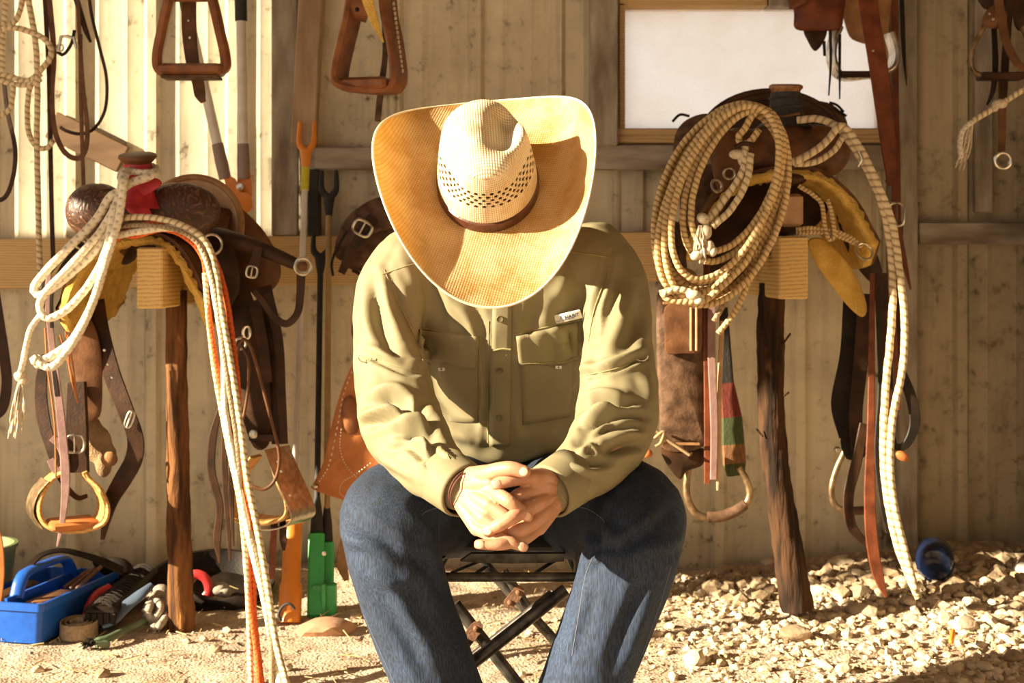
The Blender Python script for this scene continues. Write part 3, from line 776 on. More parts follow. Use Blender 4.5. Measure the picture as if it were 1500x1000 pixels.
def nail(tip, prev, hmesh, w=.0068):
    bv = BVHTree.FromPolygons([V(p) for p in hmesh[0]], hmesh[1])
    t = W(*tip); p = W(*prev); ax = (t-p).normalized()
    q, n = cast(bv, *(V(tip[:2])*.92+V(prev[:2])*.08))
    if q is None: return
    n = (n-ax*n.dot(ax)).normalized(); sd_ = ax.cross(n)
    R = Matrix((sd_, ax, n)).transposed()
    MB().ball(q+n*.0002, (w, w*1.1, .0016), R, 12, 8).build('fingernail', M_nail, body)
for tip, prev, hm in ((LT[3], LT[2], 0), (LF[0][2], LF[0][1], 0), (LF[3][2], LF[3][1], 0), (RT[3], RT[2], 1), (RF[1][2], RF[1][1], 1), (RF[3][2], RF[3][1], 1)):
    nail(tip, prev, hands[hm])
M_eye = basic('eye_white', (.8, .78, .74), (.75, .72, .68), rough=.2, bump=0)
for s in (-1, 1): MB().ball(hat((s*.030, .072, -.042)), .012).build('eye', M_eye, body)
hm = MB(); hm.grid(lambda u, v: hat((.081*math.sin(2*PI*u)*math.sin(.35+v*1.3), -.010+.099*math.cos(2*PI*u)*math.sin(.35+v*1.3)*(1 if math.cos(2*PI*u) < 0 else .86), .0+.09*math.cos(.35+v*1.3)-.055*v*(0.35-math.cos(2*PI*u)))), 36, 12, closeu=True)
hm.build('hair', M_hair, man, solid=.006)
# leather cord bracelet
w0, w1 = W(*LWp), W(*LK[1]); ax = (w1-w0).normalized()
M_cord = basic('dark_red_cord', (.14, .05, .035), (.08, .03, .02), rough=.6, scale=150)
M_lace = M_cord
for k, tilt in ((.0, .16), (.004, .3)):
    q = MB(); c = w0+ax*(.040+k); n1 = ax.cross(V((0, 0, 1))).normalized(); n2 = ax.cross(n1)
    q.tube([c+n1*.0300*math.cos(t)+n2*.0335*math.sin(t)+ax*tilt*.02*math.cos(t+1) for t in [2*PI*i/28 for i in range(28)]], .0012, 6, True).build('bracelet', M_cord, man)
# ------------------------------------------------------------------ straw hat
def straw(name, holes=False, lo=(.54, .30, .085), hi=(.84, .66, .38), trans=.40):
    m, nt, b, out = nodes(name)
    uv = N(nt, 'ShaderNodeUVMap'); uv.uv_map = 'UVMap'
    sx = N(nt, 'ShaderNodeSeparateXYZ'); nt.links.new(uv.outputs[0], sx.inputs[0])
    def mth(op, a, b_=None):
        n = N(nt, 'ShaderNodeMath', operation=op)
        for i, v in enumerate((a, b_)):
            if v is None: continue
            if isinstance(v, (int, float)): n.inputs[i].default_value = v
            else: nt.links.new(v, n.inputs[i])
        return n.outputs[0]
    K = 2*PI/.0084
    wx = mth('SINE', mth('MULTIPLY', sx.outputs[0], K)); wy = mth('SINE', mth('MULTIPLY', sx.outputs[1], K))
    wob = mth('ABSOLUTE', wx); wob2 = mth('ABSOLUTE', wy)
    pr = mth('MULTIPLY', wob, wob2)                      # 1 at thread crossings, 0 in the gaps
    h = mth('POWER', pr, .5)
    tc = N(nt, 'ShaderNodeTexCoord')
    nz = N(nt, 'ShaderNodeTexNoise', Scale=13., Detail=7., Roughness=.72); nt.links.new(tc.outputs['Object'], nz.inputs['Vector'])
    nf = N(nt, 'ShaderNodeTexNoise', Scale=300., Detail=2.); nt.links.new(tc.outputs['Object'], nf.inputs['Vector'])
    c1 = N(nt, 'ShaderNodeValToRGB'); nt.links.new(nz.outputs[0], c1.inputs[0])
    c1.color_ramp.elements[0].position = .34; c1.color_ramp.elements[1].position = .58
    c1.color_ramp.elements[0].color = c4(lo); c1.color_ramp.elements[1].color = c4(hi)
    c2 = N(nt, 'ShaderNodeValToRGB'); nt.links.new(h, c2.inputs[0]); c2.color_ramp.elements[0].position = .12; c2.color_ramp.elements[1].position = .52
    c2.color_ramp.elements[0].color = c4((.30, .17, .05)); c2.color_ramp.elements[1].color = c4((1.05, 1.03, 1.0))
    mx = N(nt, 'ShaderNodeMixRGB', blend_type='MULTIPLY'); mx.inputs[0].default_value = .9; nt.links.new(c1.outputs[0], mx.inputs[1]); nt.links.new(c2.outputs[0], mx.inputs[2])
    nt.links.new(mx.outputs[0], b.inputs['Base Color']); b.inputs['Roughness'].default_value = .6
    ad = mth('ADD', h, mth('MULTIPLY', nf.outputs[0], .3))
    bp = N(nt, 'ShaderNodeBump', Strength=.6, Distance=.0012); nt.links.new(ad, bp.inputs['Height']); nt.links.new(bp.outputs[0], b.inputs['Normal'])
    tl = N(nt, 'ShaderNodeBsdfTranslucent'); tl.inputs[0].default_value = (.86, .58, .15, 1)
    ms = N(nt, 'ShaderNodeMixShader'); ms.inputs[0].default_value = trans
    nt.links.new(b.outputs[0], ms.inputs[1]); nt.links.new(tl.outputs[0], ms.inputs[2]); nt.links.new(ms.outputs[0], out.inputs[0])
    if holes:                                            # five staggered rows of eyelets woven open around the crown
        P = .0158; Q = .0072
        r = mth('DIVIDE', mth('SUBTRACT', sx.outputs[1], .054), Q)
        rf = mth('SUBTRACT', mth('FRACT', r), .5); ri = mth('FLOOR', r)
        u = mth('ADD', mth('DIVIDE', sx.outputs[0], P), mth('MULTIPLY', ri, .5)); uf = mth('SUBTRACT', mth('FRACT', u), .5)
        dist = mth('ADD', mth('POWER', mth('MULTIPLY', rf, Q/.0028), 2.0), mth('POWER', mth('MULTIPLY', uf, P/.0042), 2.0))
        inside = mth('MULTIPLY', mth('LESS_THAN', dist, 1.0), mth('MULTIPLY', mth('GREATER_THAN', r, 0.0), mth('LESS_THAN', r, 5.0)))
        tr = N(nt, 'ShaderNodeBsdfTransparent'); m2 = N(nt, 'ShaderNodeMixShader'); nt.links.new(inside, m2.inputs[0])
        nt.links.new(ms.outputs[0], m2.inputs[1]); nt.links.new(tr.outputs[0], m2.inputs[2]); nt.links.new(m2.outputs[0], out.inputs[0])
    return m
M_straw, M_strawh = straw('woven_straw'), straw('woven_straw_vented', True, (.74, .54, .28), (.90, .80, .60), .10)
hat_o = thing('cowboy_hat', 'cream straw cowboy hat with wide curled brim and brown leather band', 'hat', HC)
CA, CB = .083, .100
def crown(u, v):
    th = 2*PI*u
    if v < .72:
        s = v/.72; z = .118*s; k = 1-.17*s**1.8
    else:
        s = (v-.72)/.28; z = .118+.026*(1-max(0, 1-s*s))**.55; k = .83*max(0.0, 1-s**1.9)**.5
    x = CA*k*math.sin(th); y = CB*k*math.cos(th)*(1.0 if v < .2 else 1.0)
    if y > 0: x *= 1-.16*(z/.14)**2*(y/CB)                 # the crown narrows to a pinched front
    f = min(1, max(0, (z-.05)/.07))
    # centre crease and two side dents
    g = math.exp(-((x-.033+.16*y)/.025)**2-(max(0, abs(y+.010)-.022)/.028)**2)*min(1, max(0, (z-.085)/.03))
    z -= .036*g                                            # the long crease, turned to the right of the view
    g = math.exp(-((x+.060)/.028)**2-((y-.040)/.036)**2)*f
    x += .017*g; z -= .010*g
    g = math.exp(-((x-.066)/.022)**2-((y-.052)/.032)**2)*f
    x -= .012*g; z -= .006*g
    z -= .014*f*max(0, y/CB)**2
    return (x, y, z)
def brim_pt(u, v):
    th = 2*PI*u; sx_, cx = math.sin(th), math.cos(th)
    bx, by = CA*sx_, CB*cx
    ex = .199*sx_*(1-.085*cx); ey = (.235 if cx > 0 else .218)*cx
    x = bx+(ex-bx)*v; y = by+(ey-by)*v
    side = abs(sx_)**2.2
    c = .086*side*(1+.10*(sx_ > 0))*(v**2.0)*(1-.15*cx)
    x -= sx_*.016*side*v**4
    z = c-.030*max(0, cx)**2*v**1.3-.018*max(0, -cx)**2*v**1.3-.006*v*(1-v)
    return (x, y, z)
def brim(u, v): return hat(brim_pt(u, v))
mbr = MB(); mbr.grid(brim, 128, 20, uvfn=lambda u, v: (brim_pt(u, v)[0]*.94+brim_pt(u, v)[1]*.34, brim_pt(u, v)[1]*.94-brim_pt(u, v)[0]*.34), closeu=True)
br = mbr.build('brim', M_straw, hat_o, solid=.0022, angle=180, sub=1)
mcr = MB(); mcr.weld = True
mcr.grid(lambda u, v: hat(crown(u, v*.72)), 96, 32, uvfn=lambda u, v: (u*.57, v*.72*.165))
mcr.grid(lambda u, v: hat(crown(u, .72+v*.28)), 96, 18, uvfn=lambda u, v: (crown(u, .72+v*.28)[0]+.013, crown(u, .72+v*.28)[1]+.4), closeu=True)
# the UV seam sits at the back of the crown
cro = mcr.build('crown', M_strawh, hat_o, solid=.0022, angle=180, sub=1)
M_band = basic('brown_hat_band', (.105, .036, .017), (.065, .022, .011), rough=.35, scale=60, bump=.2)
q = MB(); q.strap([hat((CA*1.02*math.sin(2*PI*i/48), CB*1.02*math.cos(2*PI*i/48), .009)) for i in range(48)], .0155, .003, per=0, hint=None, closed=True)
rings = []
q = MB()
for i in range(48):
    s_, c_ = math.sin(2*PI*i/48), math.cos(2*PI*i/48)
    rings.append([hat((CA*a*s_, CB*a*c_, z)) for a, z in ((1.0, -.003), (1.04, -.002), (1.035, .018), (1.0, .0205))])
q.ring_mesh(rings, closed=True); hb = q.build('hat_band', M_band, hat_o)
MB().tube([hat(V(brim_pt(i/128, 1.0))) for i in range(128)], .0022, 6, True).build('brim_binding', basic('cream_binding', (.86, .74, .52), (.74, .60, .38), rough=.6, scale=300, bump=.3), hat_o)

# ------------------------------------------------------------------ folding stool
M_tube = basic('worn_dark_steel', (.16, .145, .125), (.05, .045, .04), rough=.42, scale=40, metal=.75, bump=.2)
M_rust = basic('rusty_steel', (.30, .15, .08), (.14, .075, .045), rough=.7, scale=70, metal=.4, bump=.5)
M_canvas = basic('black_canvas', (.02, .018, .016), (.012, .011, .01), rough=.85, scale=90, bump=.3)
st = thing('folding_stool', 'black folding stool with crossed dark steel legs under the seated man', 'stool', W(742, 1000, 2.68)*1.0-V((0, 0, W(742, 1000, 2.68).z)))
def steel(name, pts, r, m=None, parent=None, per=0): return MB().tube([W(*p) for p in pts] if not per else spline([W(*p) for p in pts], per), r, 12).build(name, m or M_tube, parent or st)
seat = MB().box((W(737, 797, 2.64)+V((0, .10, .008))), (.30, .30, .022), None, .008).build('seat', M_canvas, st)
SD0, SD1 = 2.52, 2.86
steel('seat_rail', [(636, 845, SD0), (852, 845, SD0)], .0085)
steel('seat_rail', [(655, 812, SD1), (835, 812, SD1)], .008)
steel('side_rail', [(640, 845, SD0), (655, 812, SD1)], .006); steel('side_rail', [(846, 845, SD0), (832, 812, SD1)], .006)
for a, b2 in (((640, 822, SD0), (668, 800, 2.66)), ((664, 838, SD0+.01), (700, 823, 2.62)), ((786, 838, SD0+.02), (842, 802, 2.66)), ((700, 838, SD0+.03), (712, 830, 2.6))):
    p, r2 = W(*a), W(*b2); MB().strap([p, p.lerp(r2, .5), r2], .011, .003, hint=(0, 0, 1)).build('seat_brace', M_tube, st)
for X in (642, 846):
    p = W(X, 845, SD0); MB().box(p+V((0, .02, .035)), (.012, .012, .08), None, .003).build('seat_post', M_tube, st)
pl = MB(); pl.prism([W(x, y, 2.56) for x, y in ((674, 822), (690, 811), (828, 811), (826, 822), (800, 824), (750, 825), (700, 824))], (0, .012, .001)); pl.build('spring_plate', M_tube, st)
def foot_down(a, b2, z=.012):
    p, q2 = W(*a), W(*b2); t = (z-p.z)/(q2.z-p.z); return p, p.lerp(q2, t)
p, f1 = foot_down((829, 863, 2.53), (689, 973, 2.50)); MB().tube([p, f1], .0115, 14).build('leg', M_tube, st)
p, f2 = foot_down((666, 884, 2.56), (757, 1000, 2.56)); MB().tube([p, f2], .011, 14).build('leg', M_tube, st)
p, f3 = foot_down((706, 822, 2.84), (809, 934, 2.84)); MB().tube([p, f3], .0105, 14).build('leg', M_tube, st)
p, f4 = foot_down((812, 868, 2.82), (690, 965, 2.82)); MB().tube([p, f4], .0105, 14).build('leg', M_tube, st)
p, q2 = W(738, 836, 2.80), W(772, 888, 2.80); MB().tube([p, q2], .009, 12).build('strut', M_tube, st)
for a, b2 in ((f1, f4), (f2, f3)):
    MB().tube([a, b2], .010, 12).build('foot_rail', M_tube, st)
def linkplate(cx, cy, d, L, wd, ang):
    c = W(cx, cy, d); dx = V((math.cos(ang), 0, math.sin(ang))); dz = V((-dx.z, 0, dx.x)); pts = []
    for s in (1, -1):
        for k in range(7):
            a = -PI/2+PI*k/6; pts.append(c+dx*(s*L/2+s*wd/2*math.cos(a))+dz*(s*wd/2*math.sin(a)))
    o = MB().prism(pts, (0, .004, 0)).build('pivot_link', M_rust, st, smooth=False)
    for s in (-1, 1): MB().lathe([(.0005, 0), (.0055, 0), (.0045, .003), (.002, .0042), (.0005, .0042)], c+dx*s*L*.42, (0, -1, 0), 10).build('rivet', M_rust, o)
linkplate(753, 875, 2.78, .030, .022, math.radians(50)); linkplate(690, 930, 2.545, .034, .022, math.radians(52))
# ------------------------------------------------------------------ tack materials and helpers
def leather(name, col, col2, **k):
    kw = dict(rough=.5, scale=22, bump=.35, bscale=160, spec=.22); kw.update(k); return basic(name, col, col2, **kw)
L_dark = leather('dark_brown_leather', (.058, .024, .010), (.024, .011, .005), rough=.5)
L_black = leather('black_leather', (.024, .014, .009), (.010, .007, .005), rough=.52)
L_brown = leather('brown_leather', (.17, .075, .032), (.085, .036, .016))
L_red = leather('red_brown_leather', (.19, .052, .022), (.10, .028, .013), rough=.4)
L_orange = leather('orange_tan_leather', (.50, .185, .055), (.36, .12, .035), scale=14)
L_tan = leather('tan_leather', (.42, .23, .10), (.27, .13, .055))
L_pale = leather('pale_leather', (.55, .36, .22), (.42, .25, .14))
L_worn = leather('worn_scuffed_leather', (.145, .080, .046), (.055, .027, .014), scale=34, rough=.65, bump=.6)
L_pink = leather('faded_mauve_leather', (.30, .185, .165), (.21, .12, .11), rough=.6)
L_wrap = leather('stirrup_leather_cover', (.27, .105, .042), (.16, .058, .024), rough=.38)
def tooled(name, col, col2):
    m, nt, b, out = nodes(name); tc = N(nt, 'ShaderNodeTexCoord')
    nz = N(nt, 'ShaderNodeTexNoise', Scale=16., Detail=2.); nt.links.new(tc.outputs['Object'], nz.inputs['Vector'])
    mv = N(nt, 'ShaderNodeMixRGB'); mv.inputs[0].default_value = .12; nt.links.new(tc.outputs['Object'], mv.inputs[1]); nt.links.new(nz.outputs[1], mv.inputs[2])
    vo = N(nt, 'ShaderNodeTexVoronoi', Scale=46.); vo.feature = 'DISTANCE_TO_EDGE'; nt.links.new(mv.outputs[0], vo.inputs['Vector'])
    wv = N(nt, 'ShaderNodeTexWave', Scale=24., Distortion=9., Detail=1.); nt.links.new(mv.outputs[0], wv.inputs['Vector'])
    mu = N(nt, 'ShaderNodeMath', operation='MULTIPLY'); nt.links.new(vo.outputs[0], mu.inputs[0]); nt.links.new(wv.outputs[1], mu.inputs[1])
    cr = N(nt, 'ShaderNodeValToRGB'); cr.color_ramp.elements[0].position = .0; cr.color_ramp.elements[1].position = .22; cr.color_ramp.elements[0].color = c4(col2); cr.color_ramp.elements[1].color = c4(col)
    nt.links.new(mu.outputs[0], cr.inputs[0]); nt.links.new(cr.outputs[0], b.inputs['Base Color']); b.inputs['Roughness'].default_value = .45
    bp = N(nt, 'ShaderNodeBump', Strength=.9, Distance=.006); nt.links.new(mu.outputs[0], bp.inputs['Height']); nt.links.new(bp.outputs[0], b.inputs['Normal']); return m
L_tool = tooled('tooled_brown_leather', (.155, .066, .034), (.05, .02, .01))
M_fleece = basic('yellow_fleece', (.82, .54, .13), (.66, .39, .07), rough=.95, scale=26, bump=1.0, bscale=210, bdist=.008)
M_wool = basic('tan_wool_felt', (.40, .27, .15), (.28, .18, .09), rough=.95, scale=40, bump=.9, bscale=260, bdist=.005)
M_redwrap = basic('red_horn_wrap', (.56, .028, .045), (.40, .018, .03), rough=.45, scale=40, bump=.3)
M_rubber = basic('black_rubber_wrap', (.03, .028, .026), (.014, .013, .012), rough=.55, scale=90, bump=.4)
M_hornwood = wood('horn_wood', (.33, .16, .06), (.15, .065, .025), scale=14., rough=.4)
M_silver = basic('worn_nickel', (.72, .68, .60), (.45, .41, .34), rough=.28, scale=60, metal=1., bump=.1)
M_bronze = basic('tarnished_bronze', (.36, .25, .14), (.16, .10, .055), rough=.45, scale=50, metal=.8, bump=.3)
M_stwood = wood('stirrup_wood', (.56, .31, .10), (.38, .19, .06), scale=9., axis='Y', rough=.4, ring=(3, .6, 3))
M_beam = wood('sawn_pine_beam', (.66, .46, .18), (.46, .28, .09), scale=16., axis='Y', ring=(2, .35, 2), distort=3.)
def ropemat(name, col, col2, period=1.9, braid=True):
    """plaited rope: slanting strands around the length"""
    m, nt, b, out = nodes(name); uv = N(nt, 'ShaderNodeUVMap'); uv.uv_map = 'UVMap'
    sx = N(nt, 'ShaderNodeSeparateXYZ'); nt.links.new(uv.outputs[0], sx.inputs[0])
    def mth(op, a, b_):
        n = N(nt, 'ShaderNodeMath', operation=op)
        for i, v in enumerate((a, b_)):
            if isinstance(v, (int, float)): n.inputs[i].default_value = v
            elif v is not None: nt.links.new(v, n.inputs[i])
        return n.outputs[0]
    a = mth('MULTIPLY', sx.outputs[0], 2*PI); l = mth('MULTIPLY', sx.outputs[1], 2*PI/period)
    h1 = mth('ABSOLUTE', mth('SINE', mth('MULTIPLY', mth('ADD', l, a), .5), None), None)
    if braid:
        h2 = mth('ABSOLUTE', mth('SINE', mth('MULTIPLY', mth('SUBTRACT', l, mth('MULTIPLY', a, 3.0)), .5), None), None); h1 = mth('MAXIMUM', h1, mth('MULTIPLY', h2, .8))
    cr = N(nt, 'ShaderNodeValToRGB'); nt.links.new(h1, cr.inputs[0]); cr.color_ramp.elements[0].position = .1; cr.color_ramp.elements[1].position = .75
    cr.color_ramp.elements[0].color = c4([x*.68 for x in col2]); cr.color_ramp.elements[1].color = c4(col)
    tc = N(nt, 'ShaderNodeTexCoord'); nz = N(nt, 'ShaderNodeTexNoise', Scale=60., Detail=5.); nt.links.new(tc.outputs['Object'], nz.inputs['Vector'])
    mx = N(nt, 'ShaderNodeMixRGB', blend_type='OVERLAY'); mx.inputs[0].default_value = .35; nt.links.new(cr.outputs[0], mx.inputs[1]); nt.links.new(nz.outputs[0], mx.inputs[2])
    nt.links.new(mx.outputs[0], b.inputs['Base Color']); b.inputs['Roughness'].default_value = .85; b.inputs['Specular IOR Level'].default_value = .2
    bp = N(nt, 'ShaderNodeBump', Strength=.9, Distance=.0022); nt.links.new(h1, bp.inputs['Height']); nt.links.new(bp.outputs[0], b.inputs['Normal']); return m
K_cotton = basic('frayed_cotton', (.70, .60, .45), (.52, .42, .29), rough=.9, scale=150, bump=.6, bscale=500)
R_white = ropemat('white_cotton_rope', (.74, .66, .52), (.58, .50, .37))
R_cream = ropemat('cream_nylon_rope', (.70, .57, .38), (.50, .37, .20), 2.1, False)
R_tan = ropemat('tan_lariat_rope', (.66, .48, .25), (.46, .30, .13), 1.7, False)
R_orange = ropemat('orange_red_rope', (.68, .13, .035), (.50, .08, .02))
R_brown = ropemat('grey_brown_rope', (.34, .25, .16), (.24, .17, .10))

def band(mb, path, w, th, wdir, per=6, closed=False):
    """flat strip whose width always lies along one direction"""
    path = spline(path, per, closed) if per else path
    n = len(path); wd = V(wdir).normalized(); Wd = lerpl(w, n); rings = []
    for i in range(n):
        d = (path[(i+1) % n]-path[(i-1) % n]) if closed else path[min(i+1, n-1)]-path[max(i-1, 0)]
        nn = d.cross(wd)
        nn = nn.normalized() if nn.length > 1e-9 else V((0, 0, 1)); h = Wd[i]/2; e = min(th*.4, h*.4)
        rings.append([path[i]+wd*x+nn*y for x, y in ((h, -th/2+e), (h, th/2-e), (h-e, th/2), (-h+e, th/2), (-h, th/2-e), (-h, -th/2+e), (-h+e, -th/2), (h-e, -th/2))])
    mb.ring_mesh(rings, closed); return mb
def S(px_w, d): return px_w*d/F                             # pixels at a depth -> metres

def strap(name, pts, wpx, mat, parent=None, th=.004, d=None, twist=None, per=6, hint=(0, -1, .02), **kw):
    P = WP(pts, d); dd = P[0].y
    w = [S(q, dd) for q in wpx] if isinstance(wpx, (list, tuple)) else S(wpx, dd)
    return MB().strap(P, w, th, per, hint, twist).build(name, mat, parent, angle=28, **kw)
def rope(name, pts, rpx, mat, parent=None, d=None, per=8, lobes=3, **kw):
    P = WP(pts, d); return MB().rope(P, S(rpx, P[0].y), per, lobes=lobes).build(name, mat, parent, angle=180, **kw)
def cord(name, pts, rpx, mat, parent=None, d=None, per=6, closed=False, seg=8, **kw):
    P = WP(pts, d); r = [S(q, P[0].y) for q in rpx] if isinstance(rpx, (list, tuple)) else S(rpx, P[0].y)
    return MB().tube(P, r, seg, closed, per=per).build(name, mat, parent, angle=60, **kw)
def ring(name, cx, cy, d, rpx, tpx, mat, parent=None, normal=(0, -1, 0), sx=1.0, **kw):
    return MB().torus(W(cx, cy, d), S(rpx, d), S(tpx, d), normal, 22, 8, sx).build(name, mat, parent, **kw)
def buckle(name, cx, cy, d, wpx, hpx, mat, parent, ang=0., tongue=True):
    c = W(cx, cy, d); w, h = S(wpx, d)/2, S(hpx, d)/2; R = Matrix.Rotation(ang, 3, 'Y'); pts = []
    for sx_, sz_ in ((1, -1), (1, 1), (-1, 1), (-1, -1)):
        for k in ((.55, 1), (1, .55)) if sx_*sz_ < 0 else ((1, .55), (.55, 1)):
            pts.append(c+R @ V((w*k[0]*sx_, 0, h*k[1]*sz_)))
    o = MB().tube(spline(pts, 3, True), S(max(1.6, wpx*.09), d), 8, True).build(name, mat, parent)
    if tongue: MB().tube([c+R @ V((0, -.003, -h)), c+R @ V((0, -.005, h))], S(1.3, d), 6).build('tongue', mat, o)
    return o
def holes(pts, d, parent, mat):
    for x, y in pts: MB().lathe([(.0005, 0), (S(2.2, d), 0), (S(1.6, d), .0015), (.0005, .002)], W(x, y, d), (0, -1, 0), 8).build('rivet', mat, parent)
def blob(name, balls, mat, parent, vox=.006, sm=8, **kw):
    q = MB()
    for c, r in balls: q.ball(c, r, None, 18, 12)
    co_, no_, f_ = remeshed(q, vox, sm); return mesh_obj(name, co_, f_, mat, parent, **kw)
def tassel(name, cx, cy, d, dx, dy, n, mat, parent, spread=6):
    q = MB()
    for i in range(n):
        a = random.uniform(-1, 1)*spread; e = random.uniform(.65, 1.1)
        pts = [W(cx+a*.25, cy, d), W(cx+dx*.35*e+a*.7, cy+dy*.35*e, d+random.uniform(-.008, .008)), W(cx+dx*.7*e+a+random.uniform(-2, 2), cy+dy*.7*e, d+random.uniform(-.012, .012)), W(cx+dx*e+a*1.2, cy+dy*e, d)]
        q.tube(pts, S(1.1, d), 5, per=4)
    return q.build(name, mat, parent, angle=180, kind='stuff')

def post(name, pts, r0, label, mat, cat='post', parent=None):
    """log with bark relief"""
    path = spline(WP(pts), 14); q = MB(); fr = frames(path); rings = []; n = len(path); R = lerpl(r0, n); seg = 22
    for i in range(n):
        rg = []
        for a in range(seg):
            t = 2*PI*a/seg; p = V((math.cos(t)*2.2, math.sin(t)*2.2, i*.12))
            rr = R[i]*(1+.13*noise.noise(p)+.12*noise.noise(p*3.1))
            rg.append(path[i]+fr[i][1]*rr*math.cos(t)+fr[i][2]*rr*math.sin(t))
        rings.append(rg)
    q.ring_mesh(rings); return q.build(name, mat, parent, label=label if parent is None else None, cat=cat if parent is None else None, angle=60)
def barkmat(name, col, col2, bare, amt):
    m = basic(name, col, col2, rough=.92, scale=34, bump=1., stretch=(1, 1, .14), bscale=75, bdist=.009, lo=.40, hi=.60, spec=.2)
    nt = m.node_tree; b = nt.nodes['Principled BSDF']; src = b.inputs['Base Color'].links[0].from_socket
    tc = N(nt, 'ShaderNodeTexCoord'); mp = N(nt, 'ShaderNodeMapping'); mp.inputs['Scale'].default_value = (1, 1, .28); nt.links.new(tc.outputs['Object'], mp.inputs[0])
    n = N(nt, 'ShaderNodeTexNoise', Scale=17., Detail=3.); nt.links.new(mp.outputs[0], n.inputs['Vector']); r = N(nt, 'ShaderNodeValToRGB'); r.color_ramp.elements[0].position = amt; r.color_ramp.elements[1].position = amt+.05; nt.links.new(n.outputs[0], r.inputs[0])
    mx = N(nt, 'ShaderNodeMixRGB'); mx.inputs[2].default_value = c4(bare); nt.links.new(r.outputs[0], mx.inputs[0]); nt.links.new(src, mx.inputs[1]); nt.links.new(mx.outputs[0], b.inputs['Base Color']); return m
M_bark = barkmat('red_brown_bark', (.20, .085, .03), (.05, .022, .010), (.50, .25, .08), .63); M_bark2 = barkmat('dark_bark', (.070, .034, .016), (.018, .010, .006), (.16, .08, .035), .70)

# ------------------------------------------------------------------ saddle stands
def stand(label, bx0, bx1, by0, by1, d0, d1, loc):
    t = thing('saddle_stand', label, 'stand', loc)
    a, b2 = W(bx0, by0, d0), W(bx1, by1, d0)
    MB().box(((a.x+b2.x)/2, (d0+d1)/2, (a.z+b2.z)/2), (b2.x-a.x, d1-d0, a.z-b2.z), None, .004).build('beam', M_beam, t)
    return t
gl = wground(262, 922)
std = stand('pine beam saddle stand on a red-brown log post at left', 200, 238, 362, 452, 3.42, 4.23, (gl.x, gl.y, 0))
post('post', [(258, 425, gl.y), (259, 560, gl.y), (261, 700, gl.y), (263, 800, gl.y), (266, 926, gl.y)], [S(15, 3.6), S(15.5, 3.6), S(17, 3.6), S(18, 3.6), S(20, 3.6)], None, M_bark, parent=std)
gr_ = W(1170, 874, 3.72)
std2 = stand('pine beam saddle stand on a crooked dark bark post at right', 1141, 1184, 346, 438, 3.50, 4.23, (gr_.x, gr_.y, 0))
post('post', [(1132, 415, 3.72), (1128, 500, 3.72), (1130, 600, 3.72), (1136, 680, 3.72), (1150, 780, 3.72), (1168, 892, 3.72)], [S(19, 3.7), S(20, 3.7), S(19, 3.7), S(20, 3.7), S(21, 3.7), S(24, 3.7)], None, M_bark2, parent=std2)
for pts in ([(1146, 505), (1153, 495), (1158, 488)], [(1148, 580), (1156, 574)], [(1118, 640), (1108, 628)]): cord('twig', pts, 1.5, M_bark2, std2, d=3.69)

# ------------------------------------------------------------------ saddles
def skirts(t, arch, d0, d1, lth, fth, lm, fm, drop=.0, label=None):
    """arch: curve of the saddle's underside (image points at depth d0), left to right; leather outside, fleece inside"""
    P = spline(WP(arch, d0), 6); n = len(P); c = sum(P, V((0, 0, 0)))/n
    def off(i, o):
        a = P[min(i+1, n-1)]-P[max(i-1, 0)]; nn = V((-a.z, 0, a.x)).normalized()
        if nn.z < 0 and i > 0 and abs(nn.z) > .3: nn = -nn
        return P[i]+nn*o
    # keep the normal side continuous: outward is up at the crown of the arch
    nrm = []
    for i in range(n):
        a = P[min(i+1, n-1)]-P[max(i-1, 0)]; nn = V((-a.z, 0, a.x)).normalized(); nrm.append(nn)
    if nrm[n//2].z < 0: nrm = [-q for q in nrm]
    nv = 14
    def surf(o0, o1, ed0, ed1, jit=0.):
        rings = []
        for j in range(nv+1):
            v = j/nv; y = ed0+(ed1-ed0)*v; rg = []
            for o in (o0, o1):
                seq = range(n) if o == o0 else range(n-1, -1, -1)
                for i in seq:
                    e = abs(i/(n-1)-.5)*2
                    dz = -drop*max(0, e-.55)/.45*math.sin(PI*min(1, v*1.2+.1))+.045*max(0, e-.8)/.2*(max(0, .12-v)/.12+max(0, v-.85)/.15)
                    q = P[i]+nrm[i]*(o+(jit*noise.noise(V((i*.9, v*20, o*99))) if jit else 0)); rg.append(V((q.x, y, q.z+dz)))
            rings.append(rg)
        return rings
    MB().ring_mesh(surf(0, lth, d0+.015, d1)).build('skirt', lm, t, angle=50)
    MB().ring_mesh(surf(-fth, -.001, d0, d1-.01, .010)).build('fleece_lining', fm, t, angle=180)

def horn(t, cx, top, bot, d, rcap, rneck, capm, neckm, tilt=(.0, -.25, 1)):
    a, b2 = W(cx, bot, d), W(cx, top, d); ax = (b2-a); h = ax.length
    q = MB(); q.tube(spline([a, a.lerp(b2, .45), b2], 5), lerpl([rneck*1.75, rneck*1.1, rneck], 11), 20)
    q.build('horn_wrap', neckm, t)
    for k in range(3): MB().torus(a.lerp(b2, .35+.22*k), rneck*(1.1-.03*k), .0035, ax+V((.006*(-1)**k, 0, 0)), 22, 6).build('wrap_turn', neckm, t)
    MB().lathe([(.001, -.006), (rneck*.9, -.004), (rcap*.86, .006), (rcap, .013), (rcap*.97, .019), (rcap*.8, .022), (.001, .0225)], b2, tilt, 24).build('horn_cap', capm, t)

